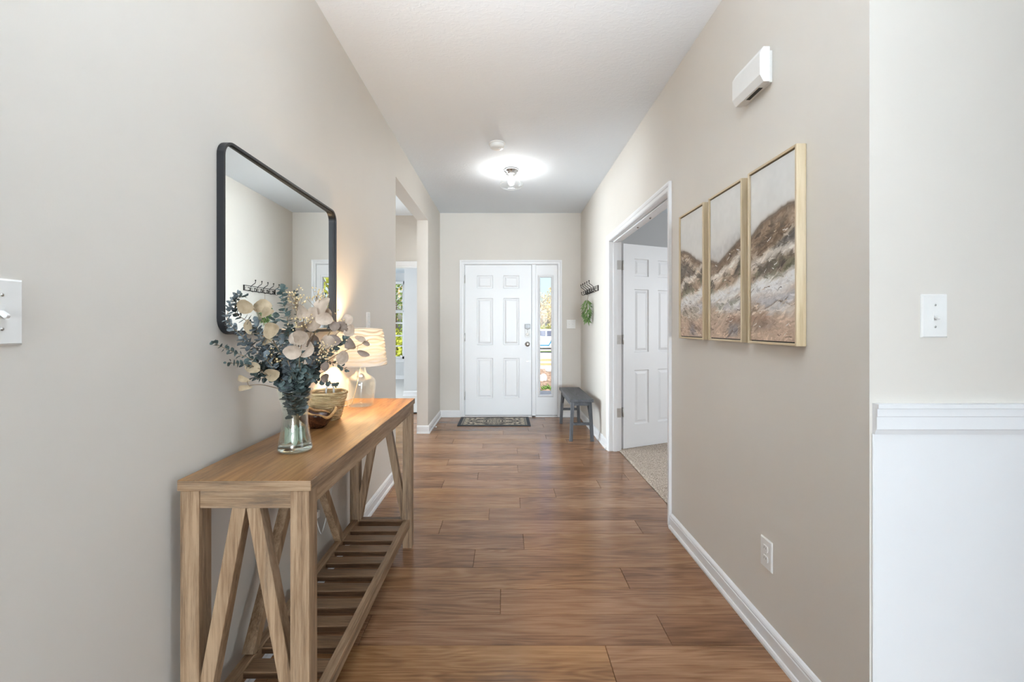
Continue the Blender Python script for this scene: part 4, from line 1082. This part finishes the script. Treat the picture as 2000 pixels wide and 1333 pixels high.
E('blue eucalyptus sprig that bends left just under the tan leaves', [(470, 760, 1.36), (380, 660, 1.33), (290, 610, 1.32), (240, 545, 1.33)], 'euc', .0125, .009, .36)
E('bushy blue eucalyptus sprig in the middle, in front of the tall teal one', [(560, 740, 1.36), (520, 640, 1.35), (500, 560, 1.36), (470, 500, 1.38)], 'euc', .0125, .009, .34)
E('dark eucalyptus sprig with a bare tip beside the cream blossoms', [(600, 640, 1.47), (612, 460, 1.48), (600, 330, 1.49), (585, 240, 1.5)], 'euc_dark', .008, .006, .6, .016)
E('thick teal eucalyptus sprig pointing right towards the lamp shade', [(680, 770, 1.44), (760, 670, 1.46), (840, 600, 1.47), (925, 535, 1.48)], 'euc_teal', .0125, .009, .36)
E('thin eucalyptus sprig with sparse leaves dipping right beneath the pale leaves', [(690, 770, 1.46), (770, 700, 1.47), (850, 700, 1.48), (928, 746, 1.48)], 'euc_dark', .0075, .0055, .5, .017)
E('lowest right eucalyptus sprig drooping over the wicker basket', [(680, 815, 1.47), (750, 815, 1.52), (810, 828, 1.55), (852, 842, 1.56)], 'euc_dark', .008, .006, .45, .012)
E('slender eucalyptus sprig at the top right with a curled tip', [(690, 600, 1.5), (740, 430, 1.52), (770, 320, 1.53), (785, 255, 1.54)], 'euc_dark', .0075, .006, .68, .022)
E('short eucalyptus sprig at the lower left behind the pale round leaf', [(500, 810, 1.38), (420, 790, 1.34), (350, 800, 1.32), (315, 780, 1.31)], 'euc_dark', .010, .008, .42)
E('teal eucalyptus sprig hanging down the front over the vase rim', [(610, 790, 1.385), (622, 740, 1.37), (620, 690, 1.37)], 'euc_teal', .0115, .009, .42)
inner = [[(560, 800, 1.40), (510, 730, 1.38), (460, 690, 1.37)], [(650, 790, 1.43), (690, 720, 1.42), (715, 650, 1.42), (720, 580, 1.43)], [(540, 830, 1.39), (490, 800, 1.37), (430, 745, 1.36)],
         [(640, 810, 1.42), (680, 790, 1.42), (705, 740, 1.43)], [(590, 760, 1.44), (580, 660, 1.46), (575, 560, 1.47), (570, 470, 1.48)], [(560, 770, 1.38), (545, 690, 1.37), (555, 600, 1.38)],
         [(530, 760, 1.42), (470, 620, 1.43), (440, 520, 1.44), (460, 400, 1.45)], [(600, 800, 1.38), (580, 760, 1.36), (560, 800, 1.35)], [(650, 800, 1.40), (660, 760, 1.38), (700, 800, 1.38)], [(520, 800, 1.4), (450, 700, 1.39), (390, 600, 1.39), (400, 540, 1.39)], [(600, 780, 1.4), (600, 700, 1.38), (640, 640, 1.38)], [(660, 800, 1.46), (740, 720, 1.47), (780, 640, 1.47)]]
inner_at = ['at its left front, under the tan leaves', 'at its right, behind the curled front leaves', 'at its lower left, just over the rim', 'at its lower right, just over the rim', 'at the back, behind the broad beige leaves', 'at the front, right under the curled beige leaves', 'at the upper left, behind the tan leaves', 'at the front, hanging over the vase rim', 'at the right front, low over the rim', 'at the left, beside the heart-shaped tan leaves', 'at the centre, between the two front branches', 'at the far right, behind the thick teal sprig']
for i, q in enumerate(inner):
    E('inner eucalyptus sprig of the bouquet ' + inner_at[i], q, ('euc_dark', 'euc', 'euc_teal', 'euc_dark')[i % 4], .0118, .0092, .30, .0095)
for k in range(3):
    a = 2.1 * k
    E('short dark eucalyptus sprig crowded around the vase mouth', [MOUTH + V((.025 * math.cos(a), .025 * math.sin(a), .035)), MOUTH + V((.05 * math.cos(a), .05 * math.sin(a), .08))], 'euc_dark', .0095, .009, .30, .0125)

# large dried leaves: each a part of its branch
PL = {1: (270, 330, 55, 46, 1.36, 't'), 2: (365, 325, 54, 44, 1.39, 'u'), 3: (410, 378, 46, 34, 1.37, 't'), 4: (285, 465, 36, 48, 1.36, 't'), 5: (450, 488, 68, 50, 1.34, 't'), 6: (420, 545, 50, 48, 1.37, 'u'),
      7: (310, 728, 54, 36, 1.29, 't'), 8: (435, 770, 50, 42, 1.33, 't'), 9: (222, 800, 58, 20, 1.28, 't'), 10: (235, 862, 60, 18, 1.28, 't'),
      11: (610, 365, 58, 48, 1.41, 'p'), 12: (675, 372, 48, 44, 1.40, 'p'), 13: (748, 325, 58, 66, 1.42, 'p'), 14: (818, 378, 30, 36, 1.46, 'p'), 15: (775, 415, 54, 42, 1.40, 'p'), 16: (718, 452, 58, 44, 1.42, 'p'),
      17: (655, 520, 66, 46, 1.37, 'p'), 18: (590, 540, 40, 48, 1.39, 'p'), 19: (578, 630, 54, 44, 1.34, 'p'), 20: (655, 615, 44, 54, 1.35, 'p'), 21: (778, 552, 44, 46, 1.40, 'p'),
      22: (915, 405, 40, 44, 1.47, 'p'), 23: (888, 468, 46, 34, 1.45, 'b'), 24: (958, 492, 42, 40, 1.46, 'p'), 25: (842, 548, 40, 38, 1.44, 'b'), 26: (952, 574, 38, 38, 1.46, 'b'), 27: (920, 672, 58, 44, 1.45, 'p'),
      28: (1015, 548, 36, 20, 1.47, 'p'), 29: (1032, 635, 40, 19, 1.46, 'b'), 30: (782, 722, 26, 30, 1.46, 'b'), 31: (795, 795, 27, 30, 1.5, 'b'), 32: (845, 460, 34, 32, 1.44, 'b'), 33: (715, 570, 40, 50, 1.45, 'b'), 34: (1058, 570, 24, 16, 1.47, 'b'), 35: (640, 470, 40, 40, 1.44, 'b')}
GL = 'branches of large dried leaves in the vase'
branches = [((1, 2, 3), 'dried branch with tan round leaves at the upper left, before the mirror', [(520, 700, 1.4), (430, 520, 1.38), (345, 370, 1.375)]),
            ((4, 5, 6), 'dried branch with tan heart-shaped leaves left of centre', [(530, 740, 1.38), (470, 600, 1.36), (380, 520, 1.35)]),
            ((7, 8), 'dried branch with two pale round leaves at the lower left', [(500, 830, 1.38), (430, 790, 1.34), (340, 740, 1.3)]),
            ((9, 10), 'thin dried twig with narrow pale leaves drooping farthest left over the vase', [(480, 865, 1.39), (370, 840, 1.32), (285, 845, 1.29)]),
            ((11, 12, 18, 35), 'dried branch with broad beige leaves at top centre', [(600, 700, 1.43), (620, 540, 1.42), (645, 420, 1.42)]),
            ((13, 14, 15, 16), 'dried branch with the highest beige leaves right of centre', [(640, 700, 1.44), (700, 540, 1.44), (750, 400, 1.43)]),
            ((17, 19, 20), 'dried branch with curled beige leaves at the front centre', [(610, 780, 1.39), (615, 680, 1.36), (630, 570, 1.36)]),
            ((21, 33, 25, 32), 'dried branch with beige leaves in the middle right', [(660, 750, 1.45), (740, 620, 1.43), (815, 500, 1.43)]),
            ((22, 23, 24), 'dried branch with beige leaves rising towards the lamp shade top', [(690, 740, 1.47), (810, 560, 1.46), (920, 455, 1.46)]),
            ((26, 27, 28, 29, 34), 'dried branch with grey-beige leaves reaching right in front of the lamp shade', [(690, 780, 1.47), (850, 650, 1.46), (1000, 585, 1.46), (1065, 550, 1.47)]),
            ((30, 31), 'dried branch with two small brown leaves above the wicker basket', [(680, 800, 1.48), (740, 770, 1.48), (795, 745, 1.49)])]
for ids, lab, tips in branches:
    tips = [at(*p) for p in tips]; pts = stem_path(tips)
    r = thing('dried_leaf_branch', lab, 'branch', pts[0], 0, GL)
    b = MB().tube(pts, [.0018 - .0008 * i / len(pts) for i in range(len(pts))], 5)
    for i in ids:
        cx, cy, rx, ry, Y, kd = PL[i]; c = at(cx, cy, Y)
        near = min(pts[len(pts) // 3:], key=lambda p: (p - c).length)
        k = Y / F / 3.3333; d = c - near; d = V((d.x, d.y * .25, d.z)); d = d.normalized() if d.length > .004 else V((0, 0, 1))
        # long axis follows the measured outline
        hor = abs(d.x) > abs(d.z)
        ax = V((math.copysign(1, d.x) * .9, 0, .35 * d.z)) if rx > ry * 1.15 else (V((.35 * d.x, 0, math.copysign(1, d.z))) if ry > rx * 1.15 else d)
        ax.normalize()
        horiz = abs(ax.x) > abs(ax.z)
        L, Wd = (2 * rx * k, 2 * ry * k) if horiz else (2 * ry * k, 2 * rx * k)
        nn = V((R0.uniform(-.7, .7), -1, R0.uniform(-.3, .75))).normalized()
        base = c - ax * (L / 2)
        b.tube(smooth_path([near, near.lerp(base, .6) + V((0, -.004, .004)), base], 4), .0009, 4)
        lb = MB(); disc_leaf(lb, base, nn, ax, L * 1.06, Wd * 1.06, R0.uniform(.2, .6) * R0.choice((-1, 1, 1)), R0.uniform(-.35, .4), 14, (.35, .7, 1.0))
        lb.build('leaf', M[{'t': 'tan', 'u': 'tan', 'p': 'pale', 'b': 'brown'}[kd]], r, fix=False)
    b.build('twig', M['stem'], r, fix=False)
# cream filler blossoms
for lab, tips, n_ in (('cream filler blossoms at the top centre, left of the highest pale leaf', [(610, 560, 1.47), (600, 400, 1.47), (592, 270, 1.47)], 60), ('cream filler blossoms above the highest pale leaf', [(680, 560, 1.46), (720, 380, 1.46), (728, 262, 1.45)], 55),
                      ('cream filler blossoms tucked in under the broad beige leaves', [(620, 640, 1.42), (640, 520, 1.41), (632, 432, 1.40)], 45), ('cream filler blossoms at the right above the teal sprig', [(700, 690, 1.43), (750, 640, 1.41), (768, 615, 1.40)], 50),
                      ('cream filler blossoms behind the right-hand beige leaves', [(720, 640, 1.48), (810, 500, 1.48), (860, 432, 1.48)], 35), ('golden filler blossoms deep in the left of the bouquet', [(540, 760, 1.39), (480, 690, 1.37), (425, 650, 1.355)], 35)):
    pts = stem_path([at(*p) for p in tips])
    r = thing('filler_flower_sprig', lab, 'flowers', pts[0], 0, 'filler flowers in the vase')
    s = MB().tube(pts, .0011, 5); fl = MB(); tip = pts[-1]
    for k in range(n_):
        p = tip + V((R0.gauss(0, .016), R0.gauss(0, .012), R0.gauss(-.004, .014)))
        fl.ball(p, R0.uniform(.0018, .0034), 5, 3)
        if k % 3 == 0: s.tube([pts[-4 - k % 5], p], .0006, 4)
    s.build('stem', M['stem'], r, fix=False); o = fl.build('blossoms', M['blossom'], r, fix=False); o['kind'] = 'stuff'
# pale green leaves pressed inside the foot of the vase
M['pressed'] = leafmat('pale_green_leaf', (.33, .4, .3), (.56, .62, .5), .5, .4)
pr = thing('pressed_leaf_bundle', 'pale green leaves pressed inside the bottom of the glass vase', 'leaves', (VX, VY, TZ + .022))
for k in range(15):
    a = R0.uniform(0, 2 * PI) if k > 4 else -PI / 2 + (k - 2) * .5
    rad_ = .024 + .009 * (k % 2)
    p = V((VX + rad_ * math.cos(a), VY + rad_ * math.sin(a), TZ + .024 + .003 * (k % 3)))
    lb = MB(); disc_leaf(lb, p, V((math.cos(a), math.sin(a), .1)), V((R0.uniform(-.3, .3), 0, 1)), R0.uniform(.045, .06), R0.uniform(.024, .032), -.35, .1, 12, (.5, 1.0))
    lb.build('leaf', M['pressed'], pr, fix=False)

# ------------------------------------------------------------------ study things behind the door gap
M['blackplastic'] = plain('black_plastic', (.012, .013, .016), .4)
dk = thing('desk', 'dark desk glimpsed through the gap beside the open study door', 'desk', (1.75, 5.5, .012))
MB().box(1.25, 2.4, 5.25, 5.78, .72, .745).build('desktop', M['bench'], dk, bevel=.003)
for x in (1.28, 2.33):
    for y in (5.28, 5.71): MB().box(x, x + .045, y, y + .045, .012, .72).build('leg', M['benchz'], dk)
mo = thing('monitor', 'black monitor glimpsed through the gap beside the open study door', 'monitor', (1.55, 5.52, .745))
MB().box(1.27, 1.83, 5.50, 5.53, 1.09, 1.475).build('screen_panel', M['blackplastic'], mo, bevel=.004)
MB().box(1.28, 1.82, 5.497, 5.5, 1.335, 1.342).build('screen_trim', M['steel'], mo)
MB().box(1.53, 1.57, 5.53, 5.56, .755, 1.25).build('stand_neck', M['blackplastic'], mo)
MB().box(1.43, 1.67, 5.44, 5.64, .745, .757).build('stand_foot', M['blackplastic'], mo, bevel=.003)
bi = thing('waste_bin', 'black waste bin on the carpet behind the open study door', 'bin', (1.35, 5.02, .012))
MB().lathe([(0, .012), (.1, .012), (.12, .29), (.125, .295), (.115, .295), (.095, .02), (0, .02)], (1.35, 5.02, 0), 24).build('bin_body', M['blackplastic'], bi)
MB().tube([(1.35 + .122 * math.cos(a), 5.02 + .122 * math.sin(a), .295) for a in [2 * PI * k / 24 for k in range(24)]], .004, 6, closed=True).build('rim', M['blackplastic'], bi)

# ------------------------------------------------------------------ outside
def outdoor(name, mat, x0, x1, ya, za, yb, zb):
    b = MB(); b.add([(x0, ya, za), (x1, ya, za), (x1, yb, zb), (x0, yb, zb), (x0, ya, za - .3), (x1, ya, za - .3), (x1, yb, zb - .3), (x0, yb, zb - .3)], [(0, 1, 2, 3), (7, 6, 5, 4), (0, 4, 5, 1), (1, 5, 6, 2), (2, 6, 7, 3), (3, 7, 4, 0)])
    o = b.build(name, mat, fix=False); o['kind'] = 'structure'; return o
def gz(y): return -.15 - 1.34 * (min(y, 40) - 14) / 26 if y > 14 else -.15
M['concrete'] = plain('pale_concrete', (.62, .6, .56), .9, var=.08, scale=8)
M['asphalt'] = plain('sun_bleached_road', (.52, .51, .5), .9, var=.08, scale=6)
M['drygrass'] = plain('dry_golden_grass', (.42, .3, .13), .95, var=.3, scale=14)
M['lawn'] = plain('green_lawn', (.2, .28, .07), .95, var=.35, scale=10)
M['mulch'] = plain('brown_mulch', (.2, .14, .105), .95, var=.6, scale=22)
outdoor('ground_porch', M['concrete'], -.85, 7, 6.07, -.06, 9.0, -.1)
outdoor('ground_bed', M['mulch'], -.85, 12, 9.0, -.16, 14.0, -.15)
outdoor('sidewalk', M['concrete'], -1.5, 14, 14.0, -.14, 16.7, gz(16.7) + .01)
outdoor('lawn', M['drygrass'], -1.5, 16, 16.7, gz(16.7), 20, gz(20))
outdoor('sidewalk', M['concrete'], -30, 20, 20, gz(20) + .01, 22.5, gz(22.5) + .01)
outdoor('lawn', M['drygrass'], -30, 22, 22.5, gz(22.5), 28, gz(28))
outdoor('road', M['asphalt'], -40, 60, 28, gz(28), 46, gz(40))
outdoor('lawn', M['lawn'], -60, 80, 46, gz(40), 120, gz(40) + 1.0)
outdoor('lawn', M['lawn'], -30, -1.5, 10.3, -.2, 20, gz(20))
# mulch chips
b = MB(); rr = random.Random(77)
for k in range(5200):
    y = rr.uniform(9.3, 14); x = y * rr.uniform(.055, .125); s = rr.uniform(.012, .03)
    a = rr.uniform(0, PI); p = V((x, y, -.15 + rr.uniform(0, .015)))
    b.beam(p - V((math.cos(a), math.sin(a), rr.uniform(-.3, .3))) * s, p + V((math.cos(a), math.sin(a), rr.uniform(-.3, .3))) * s, s * .7, .008, (0, 0, 1))
o = b.build('mulch', plain('tan_bark_chips', (.34, .25, .19), .95, var=.55, scale=9), fix=False); tag(o, 'brown bark chips covering the bed outside the sidelight', 'mulch', kind='stuff')
def boulder(label, c, sx, sy, sz, seed):
    b = MB(); b.ball((0, 0, 0), 1, 14, 9); rr2 = random.Random(seed)
    b.v = [tuple(V(c) + V((p[0] * sx, p[1] * sy, p[2] * sz)) * (1 + .16 * mnoise.noise(V(p) * 1.7 + V((seed, 0, 0))))) for p in b.v]
    o = b.build('boulder', plain('white_stone', (.8, .78, .74), .85, var=.05, scale=6)); return tag(o, label, 'boulder', 'white boulders in the mulch bed')
boulder('whole white boulder in the mulch seen through the sidelight', (.92, 11.0, -.09), .115, .1, .115, 3)
boulder('white boulder behind the other, cut by the sidelight frame', (1.29, 13.0, -.06), .14, .1, .1, 8)
# low plants by the porch edge
pb = thing('ground_plant', 'low green plant at the bottom corner of the sidelight view', 'plant', (.92, 9.6, -.16))
lf = MB()
for k in range(120): 
    a = rr.uniform(0, 6.28); blade(lf, (.92 + rr.uniform(-.12, .12), 9.55 + rr.uniform(-.2, .2), -.16), (math.cos(a) * .7, math.sin(a) * .7, rr.uniform(.1, .7)), rr.uniform(.08, .16), .03)
o = lf.build('foliage', leafmat('garden_leaf', (.05, .12, .03), (.25, .4, .1)), pb, fix=False); o['kind'] = 'stuff'
MB().tube([(.92, 9.6, -.2), (.92, 9.6, -.1)], .01, 6).build('stem', M['stem'], pb)

# camper across the street
VYc, ks = 42.0, 42.0 / F
def vz(py): return EYE - (py - CY) * ks
def vx(px): return (px - CX) * ks
cmp_ = thing('camper', 'white camper trailer with dark windows and a blue stripe, parked across the street', 'camper', (4.0, VYc + 1.2, gz(42)))
M['rvwhite'] = plain('white_gelcoat', (.82, .82, .82), .35, var=.02)
M['rvblue'] = plain('teal_blue_decal', (.03, .16, .27), .4)
M['rvdark'] = plain('tinted_glass', (.09, .105, .15), .4, spec=.15)
X0, X1 = .6, 6.8
MB().box(X0, X1, VYc, VYc + 2.4, vz(679.5), vz(643.5)).build('body', M['rvwhite'], cmp_, bevel=.06)
for a, c in ((1.4, vx(1066.1)), (vx(1067.1), 5.3)): MB().box(a, c, VYc - .015, VYc + .02, vz(657.3), vz(646.3)).build('window', M['rvdark'], cmp_, bevel=.01)
MB().box(X0 + .06, vx(1071.5), VYc - .008, VYc + .01, vz(676.4), vz(673.6)).build('stripe', M['rvblue'], cmp_)
MB().add([(vx(1070), VYc - .008, vz(676.4)), (vx(1072.5), VYc - .008, vz(676.4)), (vx(1078), VYc - .008, vz(667.5)), (vx(1076), VYc - .008, vz(664.5)), (vx(1070), VYc + .01, vz(676.4)), (vx(1072.5), VYc + .01, vz(676.4)), (vx(1078), VYc + .01, vz(667.5)), (vx(1076), VYc + .01, vz(664.5))],
         [(0, 1, 2, 3), (7, 6, 5, 4), (0, 4, 5, 1), (1, 5, 6, 2), (2, 6, 7, 3), (3, 7, 4, 0)]).build('stripe', M['rvblue'], cmp_)
MB().box(X0 + .2, X1 - .2, VYc + .05, VYc + 2.3, vz(682.5), vz(679.4)).build('chassis', M['dark'], cmp_)
MB().box(X0 + .4, X1 - .4, VYc + .1, VYc + .2, vz(685.5), vz(682.4)).build('rub_rail', plain('grey_skirt', (.4, .4, .4), .6), cmp_)
for xx in (1.9, 2.8):
    MB().tube([(xx, VYc + .1, gz(42) + .3), (xx, VYc + .34, gz(42) + .3)], .3, 20).build('wheel', M['dark'], cmp_)
for xx in (4.4, 6.2): MB().box(xx - .04, xx + .04, VYc + .3, VYc + .38, gz(42), vz(682)).build('jack', M['dark'], cmp_)
fc = bpy.data.curves.new('lettering', 'FONT'); fc.body = 'Cardinal'; fc.size = .40; fc.shear = .35; fc.extrude = .004; fc.align_x = 'RIGHT'
fo = bpy.data.objects.new('lettering_source', fc); COL.objects.link(fo)
dg = bpy.context.evaluated_depsgraph_get(); me = bpy.data.meshes.new_from_object(fo.evaluated_get(dg)); bpy.data.objects.remove(fo)
me.materials.clear(); me.materials.append(M['dark'])
to = bpy.data.objects.new('lettering', me); COL.objects.link(to); to.parent = cmp_
to.location = V((vx(1071.5), VYc - .012, vz(670.2))) - cmp_.location; to.rotation_euler = (PI / 2, 0, 0)

# trees
def tree(label, x, y, z, h, rad, mat, n, seed, trunk=.1, group='trees beyond the windows', low=.25):
    r2 = random.Random(seed); r = thing('tree', label, 'tree', (x, y, z), 0, group)
    b = MB().tube([(x, y, z), (x + .1, y, z + h * .4), (x - .1, y + .1, z + h * .8)], [trunk, trunk * .7, trunk * .3], 8)
    for k in range(7):
        a = 6.28 * k / 7; hh = h * (.35 + .07 * k)
        b.tube([(x, y, z + hh), (x + rad * .6 * math.cos(a), y + rad * .6 * math.sin(a), z + hh + h * .15)], [trunk * .4, trunk * .12], 5)
    b.build('trunk', plain('bark', (.2, .15, .12), .9), r)
    f = MB()
    for _ in range(n):
        th, u_ = r2.uniform(0, 6.28), r2.uniform(-1, 1); q = rad * r2.random() ** .4
        p = V((x + q * math.sqrt(1 - u_ * u_) * math.cos(th), y + q * math.sqrt(1 - u_ * u_) * math.sin(th), z + h * (.5 + low / 2) + u_ * q * (h * (1 - low) / 2) / rad))
        s = r2.uniform(.6, 1.2) * .09 * max(1, rad / 2); d = V((r2.gauss(0, 1), r2.gauss(0, 1), r2.gauss(0, 1))).normalized(); e = d.orthogonal().normalized() * s; g = d.cross(e).normalized() * s * .7
        f.add([p - e, p - g, p + e, p + g], [(0, 1, 2, 3)])
    o = f.build('crown', mat, r, fix=False); o['kind'] = 'stuff'
    return r
gold = leafmat('autumn_gold_leaf', (.55, .33, .1), (.9, .72, .38), .7, .4)
blush = leafmat('pale_autumn_leaf', (.6, .42, .28), (.9, .8, .68), .7, .4)
lime = leafmat('yellow_green_leaf', (.2, .26, .03), (.55, .55, .1), .7, .4)
green = leafmat('green_leaf', (.07, .15, .03), (.35, .46, .12), .7, .4)
tree('pale golden autumn tree behind the camper', 4.6, 58, gz(40), 7.2, 2.6, blush, 1700, 1)
tree('taller golden autumn tree right behind the camper', 8.4, 66, gz(40), 9.6, 2.8, gold, 1700, 2)
tree('orange autumn tree at the left behind the camper', 2.0, 66, gz(40), 8.0, 2.4, gold, 900, 3)
for k, (xx, lab) in enumerate(((1.9, 'left of the three'), (4.5, 'middle one'), (7.1, 'right of the three'))):
    tree('yellow-green hedge bush along the street behind the camper, ' + lab, xx, 50, gz(40), 3.0, 1.35, lime, 700, 10 + k, .06, 'hedge bushes behind the camper', .05)
tree('green tree outside the far left window, nearer one', -5.0, 19.5, -.6, 6.5, 2.0, green, 2600, 5, .12)
tree('golden tree outside the far left window, farther one', -6.6, 25, -.7, 8.5, 2.6, gold, 1800, 6, .12)
tree('low green bush on the lawn outside the far left window', -4.3, 17.0, -.4, 1.6, .9, lime, 900, 7, .05, None, .05)
tree('leafy tree outside the study window', 4.6, 17, -.3, 6.5, 2.4, lime, 1500, 9, .1)
